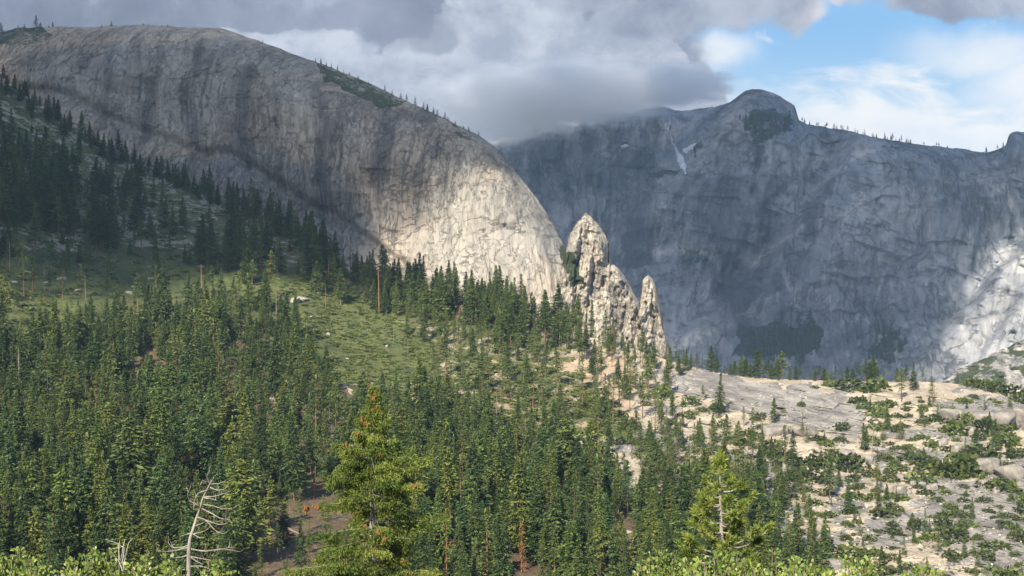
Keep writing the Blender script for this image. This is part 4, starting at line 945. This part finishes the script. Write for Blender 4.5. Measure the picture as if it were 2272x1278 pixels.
BL = [(2128, 1006, 32, .8, 0), (2160, 1004, 40, .75, 0), (2102, 1032, 72, .30, 0), (1994, 1102, 38, .8, 0), (2001, 1066, 30, .7, 0), (2028, 1079, 17, .9, 0), (2047, 1082, 22, .85, 0), (2070, 1087, 26, .75, 0), (2156, 964, 32, .7, 0), (2081, 957, 30, .8, 0), (2093, 988, 26, .8, 0), (2064, 1004, 13, 1, 0), (1877, 1012, 52, .45, 0), (1961, 1008, 46, .4, 0), (1928, 1024, 28, .7, 0),
      (2200, 1050, 70, .55, 2), (2243, 1062, 62, .65, 2), (2184, 1076, 30, .6, 0), (2212, 1094, 26, .7, 0), (2120, 940, 74, .55, 2), (2172, 944, 84, .55, 2), (2232, 946, 72, .6, 2), (2266, 940, 50, .9, 2), (1722, 965, 60, .5, 2), (1790, 968, 70, .4, 2), (2085, 1082, 18, .8, 0), (2018, 1096, 14, .8, 0),
      (652, 672, 30, .5, 1), (668, 667, 34, .4, 1), (655, 688, 12, .9, 1), (708, 652, 12, .5, 1), (640, 682, 14, .5, 1), (729, 745, 10, .9, 1), (770, 798, 8, .8, 1), (858, 770, 10, .7, 1), (690, 705, 9, .6, 1), (610, 1068, 70, .55, 0), (640, 1082, 40, .6, 0), (600, 890, 26, .5, 1), (1240, 945, 26, .5, 1), (1215, 958, 16, .7, 1)]
rb = np.random.default_rng(33)
for k in range(34): BL.append((rb.uniform(20, 620), 0, rb.uniform(9, 24), rb.uniform(.3, .55), 3))
for k in range(26): BL.append((rb.uniform(1300, 2260), -1, rb.uniform(7, 18), rb.uniform(.5, .9), 1))
items = []
for i, (x, y, w, asp, kd) in enumerate(BL):
    if y == 0: y = rb.uniform(max(float(crest(x)) + 45, 330), 735)
    if y == -1: y = rb.uniform(float(crest(x)) + 12, 1240)
    items.append(dict(x=x, y=y, w=w, asp=asp, kd=kd, look=f"{'large' if w > 48 else ('mid-sized' if w > 22 else 'small')} {('grey rounded', 'pale', 'dark grey blocky', 'pale flat')[kd]}", region=region(x, y)))
label_all(items, 'boulder')
for i, it in enumerate(items):
    P = gp(it['x'], it['y']); s = it['w'] * P[1] / F
    o = link('boulder', BM[i % 8 if it['kd'] != 2 else 5 + i % 3], None, label=it['label'], category='boulder', group='granite boulders on the hillside')
    o.location = (P[0], P[1] + s * .2, P[2] + s * it['asp'] * .28); o.scale = (s, s * .9, s * it['asp'] * (1.25 if it['kd'] == 2 else 1.1)); o.rotation_euler = (rb.normal(0, .08), rb.normal(0, .1), rb.normal(0, .5))
    cc = {0: .9, 1: 1.2, 2: .8, 3: 1.15}[it['kd']]; o.color = (cc, cc * .97, cc * .92, 1)

def rubble():
    rg = np.random.default_rng(41); bm = bmesh.new(); bmesh.ops.create_icosphere(bm, subdivisions=1, radius=.5)
    v = np.array([q.co[:] for q in bm.verts]); f = np.array([[w.index for w in q.verts] for q in bm.faces]); bm.free()
    x = rg.uniform(1180, 2400, 26000); y = rg.uniform(760, 1295, 26000)
    k = in_poly(x, y, [(1200, 760), (1480, 812), (1700, 842), (2050, 850), (2400, 900), (2400, 1295), (1850, 1295), (1500, 1120), (1250, 980)]) & (fbm(x / 36, y / 16, 5, 3, 43) > -.05) & (y > crest(x) + 2)
    x, y = x[k][:5000], y[k][:5000]; P = gp(x, y); n = len(x); s = rg.uniform(.35, 1.0, n) ** 3 * 2.2
    V = v[None] * (1 + rg.normal(0, .18, (n, len(v), 1))) * s[:, None, None] * np.stack([np.ones(n), rg.uniform(.7, 1.2, n), rg.uniform(.4, .8, n)], -1)[:, None] + P[:, None] + np.array([0, 0, .05])
    Q = (f[None] + (np.arange(n) * len(v))[:, None, None]).reshape(-1, 3)
    link('rubble', mesh_np('rubble', V.reshape(-1, 3), Q, [M_RUB], {'tint': np.repeat(rg.normal(0, .4, n), len(f))}), kind='stuff', label='loose pale stones strewn over the open slope')
m, gg, bs = new_mat('rubble_stone'); gg.put(bs.inputs['Base Color'], gg.mix(gg.ss(gg.attr('tint'), -.6, .8), (.20, .18, .16), (.46, .42, .36))); M_RUB = m
rubble()

# ------------------------------------------------------------------ the fir with cones in front
def hero_fir():
    rg = np.random.default_rng(900)
    D = 80.; X0 = (832 - CX) / F * D; zb = -28.2; zt = (HZ - 858) / F * D
    e = thing('fir_tree', 'big near fir hung with orange-brown cones, yellow-green foliage and pale bare branches', 'fir tree', (X0, D, zb))
    H = zt - zb; m2 = D / F                                    # metres per photo pixel
    tz = np.array([-.6, 0, 6, 12, 18, 22, 25, H - .4])
    tx = np.array([0, 0, .1, .0, -.12, -.18, -.12, .0])
    V, Q = tube(np.column_stack([tx, 0 * tx, tz]), [.42, .38, .33, .27, .19, .12, .06, .015], 9)
    link('trunk', mesh_np('trunk', V, Q, [M_TWIG], None, True), e)
    yy = [858, 880, 900, 950, 985, 1000, 1020, 1050, 1090, 1130, 1160, 1200, 1278, 1400, 1700]; hw = [3, 13, 22, 48, 60, 100, 105, 112, 112, 118, 125, 142, 150, 160, 150]
    C, A, B, Ln, Wd, T = [], [], [], [], [], []; br = MB(); cones = []
    nb = 250
    for i in range(nb):
        f = (i + rg.random()) / nb
        ypx = 864 + (1640 - 864) * f ** 1.15
        z = (HZ - ypx) / F * D - zb
        L = np.interp(ypx, yy, hw) * m2 * rg.uniform(.55, 1.12)
        az = i * 2.399 + rg.normal(0, .3)
        L *= 1 + .75 * float(fbm(ypx / 42, math.cos(az) * 1.4, math.sin(az) * 1.4 + 3, 2, 5))
        if i == 118: ypx, az, L = 1108., math.pi + .12, 150 * m2; z = (HZ - ypx) / F * D - zb
        if abs(ypx - 1125) < 26 and math.sin(az) < -.1: L *= .75
        d = np.array([math.cos(az), math.sin(az), 0]); pr_ = np.array([-d[1], d[0], 0])
        rise = .55 if ypx < 960 else (.18 if ypx < 1080 else .02)
        s = np.linspace(0, 1, 6); x0 = np.interp(z, tz, tx)
        P = np.array([x0, 0, z]) + d * (s * L)[:, None] + pr_ * (rg.normal(0, .10) * L * s ** 2)[:, None]
        P[:, 2] += L * (rise * s - .16 * s ** 2 + .10 * s ** 3) - .05 * L
        br.add(*tube(P, np.linspace(.035 + .012 * L, .008, 6), 5))
        bare = (abs(ypx - 1118) < 34 and rg.random() < .5) or rg.random() < .02
        n = int((58 if not bare else 17) * max(.6, L) * (1.0 if ypx < 1330 else .4))
        sp = rg.uniform(.22 if not bare else .7, 1.04, n) ** .8
        lat = rg.normal(0, .20, n) * (L * .8 + .2) * (1.15 - .5 * sp)
        c = np.stack([np.interp(sp, s, P[:, k]) for k in range(3)], -1) + pr_ * lat[:, None]
        c[:, 2] += rg.normal(-.04, .09, n) - np.abs(lat) * .22
        bt = rg.normal(0, .35)
        # each spray: a hanging twig of several small needle blades
        for k in range(6):
            a = unit(d * rg.uniform(.1, .8, n)[:, None] + pr_ * (np.sign(lat) * rg.uniform(.1, .8, n))[:, None] + np.column_stack([np.zeros(n), np.zeros(n), rg.normal(-.35, .5, n)]))
            off = rg.normal(0, .085, (n, 3)); off[:, 2] -= .03 * k
            C.append(c + off); A.append(a); B.append(unit(np.cross(a, rg.normal(0, 1, (n, 3)))))
            l = rg.uniform(.12, .23, n); Ln.append(l); Wd.append(l * rg.uniform(.20, .34, n)); T.append(bt + rg.normal(0, .35, n))
        if ypx < 1290 and rg.random() < .8:
            for q in range(rg.integers(1, 3)):
                sq_ = rg.uniform(.55, 1.0); cones.append(np.array([np.interp(sq_, s, P[:, k]) for k in range(3)]) + pr_ * rg.normal(0, .12))
    V, Q = kites(np.concatenate(C), np.concatenate(A), np.concatenate(Ln), np.concatenate(B), np.concatenate(Wd))
    link('crown', mesh_np('crown', V, Q, [M_HERO], {'tint': np.concatenate(T)}), e)
    link('branches', br.mesh('branches', [M_GREY], True), e)
    cones.append(np.array([(688 - 832) * m2, -.4, (HZ - 1125) / F * D - zb])); cones.append(np.array([(705 - 832) * m2, -.3, (HZ - 1122) / F * D - zb])); cones.append(np.array([(678 - 832) * m2, -.2, (HZ - 1130) / F * D - zb]))
    sph = [(math.cos(a) * r, math.sin(a) * r, h) for h, r in ((-.5, .12), (-.3, .36), (.05, .46), (.35, .28), (.5, .05)) for a in np.arange(6) / 6 * 6.28]
    sph = np.array(sph); idx = np.arange(30).reshape(5, 6); jdx = np.roll(idx, -1, 1)
    sq = np.stack([idx[:-1], jdx[:-1], jdx[1:], idx[1:]], -1).reshape(-1, 4)
    pick = list(rg.permutation(len(cones) - 3)[:58]) + [len(cones) - 3, len(cones) - 2, len(cones) - 1]
    for c in [cones[i] for i in pick]:
        mb = MB()
        for k in range(rg.integers(5, 10)):
            w = .105 * rg.uniform(.8, 1.15); h = .26 * rg.uniform(.75, 1.15)
            mb.add(sph * [w, w, h] + [rg.normal(0, .075), rg.normal(0, .075), rg.normal(-.06, .07)], sq)
        mb.add(*tube(np.array([[-.14, 0, .05], [0, .02, 0], [.02, 0, -.16], [.16, .02, -.1]]), .018, 5))
        o = link('cone_cluster', mb.mesh('cone_cluster', [M_CONE], True), e); o.location = tuple(c)
hero_fir()

# ------------------------------------------------------------------ the young pine in front
def young_pine():
    rg = np.random.default_rng(910); D = 35.; m2 = D / F
    base = np.array([(1600 - CX) * m2, D, -8.6]); e = thing('pine_tree', 'young near pine with yellow-green needle tufts on upcurved grey limbs above the leafy bushes', 'pine tree', tuple(base))
    zt = (HZ - 1006) * m2 - base[2]
    tz = np.array([-.4, 0, 2, 4, 5.2, 6.0, zt]); tx = np.array([0, 0, .02, .03, .0, -.03, -.02])
    V, Q = tube(np.column_stack([tx, tx * 0, tz]), [.13, .12, .10, .07, .045, .028, .012], 8); link('trunk', mesh_np('trunk', V, Q, [M_SNAG], None, True), e)
    limbs = MB(); tips = []
    yy = [1006, 1030, 1060, 1100, 1140, 1170, 1200, 1240, 1300]; hw = [4, 26, 34, 62, 74, 78, 108, 112, 110]
    for w, ypx in enumerate([1018, 1040, 1064, 1086, 1108, 1130, 1150, 1170, 1190, 1208, 1226, 1246, 1270, 1300]):
        nl = rg.integers(3, 6); a0 = rg.random() * 6.28
        for k in range(nl):
            az = a0 + k * 6.283 / nl + rg.normal(0, .25); L = np.interp(ypx, yy, hw) * m2 * rg.uniform(.62, 1.12); z = (HZ - ypx) * m2 - base[2] - .12 + rg.normal(0, .05)
            d = np.array([math.cos(az), math.sin(az), 0]); s = np.linspace(0, 1, 7); P = np.array([np.interp(z, tz, tx), 0, z]) + d * (s * L)[:, None]
            P[:, 2] += L * (-.22 * s + .62 * s ** 2.4)
            limbs.add(*tube(P, np.linspace(.018 + .012 * L, .008, 7), 5)); tips.append((P[-1], unit(P[-1] - P[-2])))
            for q in range(int(L / .27)):
                t0 = rg.uniform(.45, .95); b = np.array([np.interp(t0, s, P[:, j]) for j in range(3)]); side = np.array([-d[1], d[0], 0]) * rg.choice([-1, 1])
                dd = unit(d * .5 + side * .7 + np.array([0, 0, rg.uniform(.2, .9)])); l2 = L * rg.uniform(.14, .30); E_ = b + dd * l2
                limbs.add(*tube(np.array([b, b + dd * l2 * .5, E_]), [.009, .008, .006], 4)); tips.append((E_, dd))
    tips.append((np.array([-.02, 0, zt]), np.array([0, 0, 1.]))); tips.append((np.array([.05, 0, zt - .12]), np.array([.4, 0, .9])))
    link('limbs', limbs.mesh('limbs', [M_SNAG], True), e)
    C, A, B, Ln, T = [], [], [], [], []
    for (p, d) in tips:
        n = 98; v = unit(rg.normal(0, .62, (n, 3)) + d * .75 + np.array([0, 0, .25])); l = rg.uniform(.11, .20, n)
        st = p - d * rg.uniform(0, .20, n)[:, None]
        C.append(st + v * (l / 2)[:, None]); A.append(v); B.append(unit(np.cross(v, rg.normal(0, 1, (n, 3))))); Ln.append(l); T.append(rg.normal(0, .28, n) + rg.normal(0, .3))
    V, Q = kites(np.concatenate(C), np.concatenate(A), np.concatenate(Ln), np.concatenate(B), .019)
    link('crown', mesh_np('crown', V, Q, [M_YPINE], {'tint': np.concatenate(T)}), e)
young_pine()

# ------------------------------------------------------------------ the bare snag in front
def bare_snag():
    rg = np.random.default_rng(920); D = 62.; m2 = D / F
    pt = lambda cx, cy: (300 + cx / 4.6, 1000 + cy / 4.6)
    tp = [(548, 1500), (545, 1278), (548, 1000), (560, 900), (590, 800), (625, 690), (660, 590), (690, 480), (740, 380), (790, 290), (832, 238)]
    base = np.array([(419 - CX) * m2, D, -18.8]); e = thing('dead_tree', 'near bare grey snag with leaning trunk and long curving leafless limbs', 'dead tree', tuple(base))
    w = lambda cx, cy, dy=0.: np.array([(pt(cx, cy)[0] - CX) * m2, D + dy, (HZ - pt(cx, cy)[1]) * m2]) - base
    P = [np.array([0, 0, -.4]), np.array([0, 0, 0])] + [w(*q) for q in tp]; P = np.array(P)
    V, Q = tube(P, [.24, .22, .135, .105, .088, .07, .062, .054, .045, .036, .028, .018, .008], 9); link('trunk', mesh_np('trunk', V, Q, [M_SNAG], None, True), e)
    BR = [[(555, 960), (480, 990), (370, 995), (320, 950), (315, 880)], [(545, 985), (400, 1020), (260, 1025), (240, 940)], [(560, 1060), (470, 1090), (370, 1105), (325, 1075)], [(570, 1000), (700, 1030), (860, 1000), (1030, 975)],
          [(570, 1010), (750, 1030), (900, 1010), (1050, 1050), (1080, 1020)], [(640, 680), (760, 720), (860, 750), (940, 740), (990, 690)], [(680, 590), (790, 640), (880, 690), (980, 695), (1010, 740)], [(690, 550), (780, 560), (900, 600), (1000, 590), (1050, 550)],
          [(650, 560), (560, 510), (550, 440), (580, 400), (600, 370)], [(765, 375), (840, 405), (920, 390), (965, 355)], [(780, 340), (850, 340), (915, 305)], [(735, 400), (650, 430), (620, 500), (630, 590)], [(610, 770), (680, 745), (710, 720)], [(590, 850), (680, 885), (760, 860)],
          [(600, 850), (690, 830), (745, 790)], [(640, 680), (720, 700), (790, 770), (860, 830), (940, 835), (990, 790)], [(560, 1180), (690, 1170), (830, 1215)], [(570, 840), (500, 860), (465, 870)], [(700, 470), (790, 470), (880, 445), (970, 415)], [(700, 480), (800, 490), (860, 500)], [(670, 345), (700, 290)],
          [(760, 330), (740, 260), (790, 200)], [(570, 1080), (700, 1100), (860, 1120)], [(570, 1090), (640, 1130), (710, 1150)], [(665, 570), (620, 560), (605, 500)]]
    for k, b in enumerate(BR):
        mb = MB(); sgn = rg.choice([-1, 1]); n = len(b); mag = rg.uniform(.2, .8)
        Pb = np.array([w(q[0], q[1], sgn * mag * (j / (n - 1)) ** 1.2) for j, q in enumerate(b)])
        t = np.linspace(0, 1, n); tt = np.linspace(0, 1, 4 * n)
        Ps = np.stack([np.interp(tt, t, Pb[:, j]) for j in range(3)], -1); Ps[1:-1] = (Ps[:-2] + 2 * Ps[1:-1] + Ps[2:]) / 4; Ps[1:-1] = (Ps[:-2] + 2 * Ps[1:-1] + Ps[2:]) / 4
        mb.add(*tube(Ps, np.linspace(.032, .008, len(Ps)), 6))
        for q in range(3 if n > 3 else 1):
            i = rg.integers(len(Ps) // 3, len(Ps) - 1); dd = unit(Ps[i] - Ps[i - 1] + rg.normal(0, .7, 3) + np.array([0, 0, .35])); l = rg.uniform(.12, .42)
            mb.add(*tube(np.array([Ps[i], Ps[i] + dd * l * .55, Ps[i] + dd * l + [0, 0, .08]]), [.014, .010, .005], 4))
        link('limb', mb.mesh('limb', [M_SNAG], True), e)
bare_snag()

# ------------------------------------------------------------------ leafy bushes at the photographer's feet
def bush(xpx, D, wpx, ytop, seed, label, spr=(), nsh=150):
    rg = np.random.default_rng(seed); m2 = D / F
    zg = np.interp(D, [0, 15, 25], [-1.75, -3.15, -5.2]) - .1
    base = np.array([(xpx - CX) * m2, D, zg]); e = thing('manzanita_bush', label, 'bush', tuple(base), 'leafy bushes along the bottom')
    H = (HZ - ytop) * m2 - zg; Rx = wpx * m2 / 2; Ry = min(Rx, .95)
    C, A, B, Ln, Wd, T = [], [], [], [], [], []; tw = MB()
    shoots = [(rg.uniform(-1, 1), rg.uniform(-1, 1), 0.) for _ in range(nsh)] + [((sx - xpx) * m2 / Rx, -.2, (ytop - sy) * m2) for sx, sy in spr]
    for (u, v, ex) in shoots:
        if u * u + v * v > 1.08: continue
        prof = math.sqrt(max(0, 1 - .82 * (u * u + v * v))); top = H * (.30 + .70 * prof) * (1 + .10 * fbm(u * 3, v * 3, seed, 2, 3)) * rg.uniform(.86, 1.03) + ex
        tip = np.array([u * Rx, v * Ry, top]); root = np.array([u * Rx * .45, v * Ry * .45, 0.])
        s = np.linspace(0, 1, 5); P = root + (tip - root) * s[:, None]; P[:, 0] += u * .22 * np.sin(s * 3.14) * Rx; P[:, 1] += v * .22 * np.sin(s * 3.14) * Ry
        tw.add(*tube(P, np.linspace(.012, .004, 5), 4))
        n = 46; sp = 1 - rg.random(n) ** 1.3 * .52 * min(1, .62 / max(.2, top)) * 1.4
        c = np.stack([np.interp(sp, s, P[:, k]) for k in range(3)], -1); an = rg.random(n) * 6.28
        rad = np.stack([np.cos(an), np.sin(an), 0 * an], -1); c = c + rad * rg.uniform(.01, .075, n)[:, None]
        a = unit(rad * .55 + np.array([0, 0, 1.]) * rg.uniform(.3, 1.1, n)[:, None] + rg.normal(0, .25, (n, 3)))
        C.append(c); A.append(a); B.append(unit(np.cross(a, rg.normal(0, 1, (n, 3))))); l = rg.uniform(.032, .055, n); Ln.append(l); Wd.append(l * rg.uniform(.5, .66, n)); T.append(rg.normal(0, .35, n) + rg.normal(0, .3) + .5 * (sp - .75))
    C, A, B, Ln, Wd, T = (np.concatenate(q) for q in (C, A, B, Ln, Wd, T))
    # six-sided leaves
    l, wd = Ln[:, None], Wd[:, None]
    V = np.stack([C - A * l / 2, C - A * l * .2 + B * wd * .45, C + A * l * .2 + B * wd * .5, C + A * l / 2, C + A * l * .2 - B * wd * .5, C - A * l * .2 - B * wd * .45], 1).reshape(-1, 3)
    q = np.arange(len(C))[:, None] * 6; Q = np.concatenate([q + [0, 1, 2, 3], q + [0, 3, 4, 5]])
    link('foliage', mesh_np('foliage', V, Q, [M_MANZ], {'tint': np.concatenate([T, T])}), e)
    link('stems', tw.mesh('stems', [M_STEM], True), e)
    return e, H
bush(40, 15.5, 250, 1226, 930, 'leafy bush in the bottom left corner'); bush(215, 14.5, 290, 1226, 931, 'widest leafy bush left of the small bleached sprig')
b3, h3 = bush(345, 14.0, 230, 1246, 932, 'leafy bush between the bleached sprig and the bare snag'); bush(478, 14.6, 150, 1258, 933, 'low leafy bush around the foot of the bare snag')
bush(120, 13.0, 320, 1254, 934, 'front leafy bush below the left corner bushes', nsh=110); bush(1470, 14.6, 230, 1236, 935, 'leafy bush with one tall upright sprig left of the young pine', [(1440, 1206), (1446, 1214), (1432, 1216)])
bush(1600, 14.2, 270, 1218, 936, 'high leafy bush right below the young pine', [(1510, 1206), (1508, 1216)]); bush(1745, 14.8, 260, 1230, 937, 'leafy bush just right of the young pine'); bush(1890, 14.3, 280, 1242, 938, 'leafy bush second from the right end of the bottom row')
bush(2030, 14.0, 240, 1254, 939, 'low leafy bush at the right end of the bottom row'); bush(1560, 12.6, 360, 1252, 940, 'front leafy bush below the young pine', nsh=120); bush(1820, 12.6, 360, 1256, 941, 'front leafy bush right of the one below the young pine', nsh=120)
mb = MB(); r9 = np.random.default_rng(950)
for k in range(7):
    b = np.array([0, 0, -.12]); d = np.array([r9.normal(0, .25), r9.normal(0, .2), 1]); l = r9.uniform(.12, .24)
    mb.add(*tube(np.array([b, b + d * l * .5, b + d * l + [r9.normal(0, .04), 0, .05], b + d * l * 1.25 + [r9.normal(0, .07), 0, .04]]), [.007, .005, .004, .002], 5))
o = link('dead_sprig', mb.mesh('dead_sprig', [M_TWIG], True), None, label='small bleached leafless sprig poking out between the left bushes', category='dead branch'); o.location = ((272 - CX) / F * 14., 14., (HZ - 1240) / F * 14.)

# ------------------------------------------------------------------ clouds: the one caught on the far crest, and the ones overhead that shade the walls
def vol_mat(name, dens, col=(.9, .92, .95), aniso=.2):
    m = bpy.data.materials.new(name); m.use_nodes = True; g = G(m.node_tree); g.n.clear()
    v = g.node('ShaderNodeVolumePrincipled'); o = g.node('ShaderNodeOutputMaterial'); g.l.new(v.outputs[0], o.inputs['Volume'])
    v.inputs['Color'].default_value = (*col, 1); v.inputs['Anisotropy'].default_value = aniso
    if dens is not None: v.inputs['Density'].default_value = dens
    return m, g, v
def cloud_lumps(name, lumps, dens, label, seed):
    """one cumulus: lumps (centre, radius) melted into a single skin"""
    bm = bmesh.new(); bmesh.ops.create_icosphere(bm, subdivisions=3, radius=1.0)
    v = np.array([q.co[:] for q in bm.verts]); f = np.array([[w.index for w in q.verts] for q in bm.faces]); bm.free()
    Vs, Fs, n = [], [], 0
    for (c, r) in lumps:
        p = v * (1 + .30 * fbm(v[:, 0] * 1.6 + c[0] / 90, v[:, 1] * 1.6 + c[1] / 90, v[:, 2] * 1.6 + seed, 3, 17))[:, None]
        p = p * [r, r, r * .62]; p[:, 2] = np.maximum(p[:, 2], -.34 * r)
        Vs.append(p + c); Fs.append(f + n); n += len(v)
    o = link(name, mesh_np(name, np.concatenate(Vs), np.concatenate(Fs), [vol_mat(name + '_air', dens)[0]], None, True), kind='stuff', label=label)
    md = o.modifiers.new('melt', 'REMESH'); md.mode = 'VOXEL'; md.voxel_size = 34; md.use_smooth_shade = True
    return o
CLOUD_Z = 1480.
def shade(pts, seed):
    rg = np.random.default_rng(seed); L = []
    for (x, y, D, r) in pts:
        P = at(x, y, D).reshape(3); t = (CLOUD_Z - P[2]) / SDIR[2]
        c = P + SDIR * t; c[2] += rg.uniform(-30, 60); L.append((c, r))
    return L
dome_sh = [(x, y, D, r) for x, y, D, r in [(-350, 60, 2080, 260), (-120, 60, 2050, 200), (80, 70, 2020, 170), (250, 60, 1980, 150), (420, 62, 1950, 130), (580, 90, 1900, 110), (850, 400, 1680, 120), (1000, 340, 1720, 115), (1060, 340, 1720, 85), (760, 440, 1680, 110), (900, 430, 1660, 70), (960, 270, 1780, 110)]]
for x, y, r in [(-500, 250, 330), (-150, 230, 300), (120, 190, 230), (330, 190, 210), (520, 190, 200), (700, 210, 180), (860, 265, 150), (980, 320, 120),
                (150, 330, 170), (420, 330, 170), (600, 350, 150), (760, 370, 130), (900, 400, 105), (640, 440, 95), (1040, 380, 80),
                (60, 430, 170), (250, 450, 150), (430, 500, 140), (580, 540, 110), (690, 590, 80), (800, 640, 70), (920, 660, 60),
                (-100, 500, 150), (120, 520, 110), (330, 560, 80), (-350, 450, 200)]:
    D = 1780 if y < np.interp(x, CRX, CRY) else float(nearD(x, y))
    dome_sh.append((x, y, D, r))
cloud_lumps('cloud', shade([q for q in dome_sh if q[1] < np.interp(q[0], CRX, CRY)], 1), .0075, 'grey cumulus bank overhead that shades the dome', 3)
cloud_lumps('cloud', shade([q for q in dome_sh if q[1] >= np.interp(q[0], CRX, CRY)] + [(x, y, float(nearD(x, y)), r) for x, y, r in [(-60, 300, 130), (60, 330, 110), (180, 360, 100), (300, 420, 90), (60, 520, 80), (560, 500, 70), (640, 560, 60), (-90, 600, 90)]], 4), .013, 'low dark cumulus overhead that shades the wooded left slope', 7)
fD = lambda x, y: float(farD(np.array([[float(x)]]), np.array([[float(y)]]))[0, 0]) if y > far_top(x) + 60 else 4250.
wall_sh = [(x, y, fD(x, y), r) for x, y, r in [(950, 250, 300), (1150, 300, 330), (1350, 280, 330), (1550, 260, 330), (1750, 270, 330), (1950, 300, 330), (2130, 300, 300), (2300, 250, 260),
           (1150, 500, 330), (1350, 500, 330), (1550, 480, 330), (1750, 480, 330), (1950, 470, 300), (2090, 470, 210), (2200, 400, 190),
           (1250, 700, 330), (1450, 700, 330), (1650, 680, 330), (1800, 660, 290), (1920, 640, 230), (1480, 860, 300), (1650, 850, 300), (1800, 840, 270), (1920, 800, 190), (2030, 720, 110), (2200, 330, 280), (2320, 400, 200), (2170, 480, 140), (2060, 560, 140), (2050, 400, 260), (1950, 620, 240), (1900, 790, 250), (2150, 340, 270), (1980, 710, 170), (1960, 840, 190), (2060, 640, 90)]] + [(1690, 205, 4480, 230), (1600, 230, 4500, 230), (1820, 260, 4400, 230), (1450, 200, 4800, 300)]
cloud_lumps('cloud', shade(wall_sh, 2), 0.0058, 'grey cumulus bank overhead that shades the far cliff', 5)

def crest_cloud():
    bm = bmesh.new(); bmesh.ops.create_icosphere(bm, subdivisions=4, radius=1.0)
    v = np.array([q.co[:] for q in bm.verts]); f = np.array([[w.index for w in q.verts] for q in bm.faces]); bm.free()
    m, g, vv = vol_mat('crest_cloud_air', None, (.955, .968, .985), .3)
    p = objco(g); x, y, z = g.sep(p); n = g.noise(p, 4.2, 8, .68, .4); n2 = g.noise(p, 1.1, 3, .5)
    r = g.m('SQRT', x * x * 1.0 + y * y + z * z)
    d = g.ss(r + (n - .5) * 1.1 + (n2 - .5) * .7, .78, .32)
    g.put(vv.inputs['Density'], d * .013)
    for k, (cx, cy, D, rx, ry, rz) in enumerate([(1280, 205, 4560, 330, 420, 98), (1500, 188, 4480, 190, 300, 62), (1110, 238, 4600, 260, 340, 118)]):
        o = link('cloud', mesh_np('cloud', v, f, [m], None, True), kind='stuff', label=['pale grey cloud resting on the far crest', 'thin cloud tongue trailing right from the cloud on the far crest', 'dim cloud end sinking behind the dome'][k])
        P = at(cx, cy, D).reshape(3); o.location = tuple(P); o.scale = (rx * D / F, ry, rz * D / F)
crest_cloud()

# ------------------------------------------------------------------ the air
hz = bpy.data.meshes.new('haze'); bm = bmesh.new(); bmesh.ops.create_cube(bm, size=1.0); bm.to_mesh(hz); bm.free()
hz.materials.append(vol_mat('haze_air', 3.4e-5, (.48, .72, 1.0), .1)[0])
ZT, ZB = 1090., -300.
o = link('haze', hz, kind='stuff', label='thin blue mountain air'); o.scale = (26000, 11000, ZT - ZB); o.location = (0, 3500, (ZT + ZB) / 2)
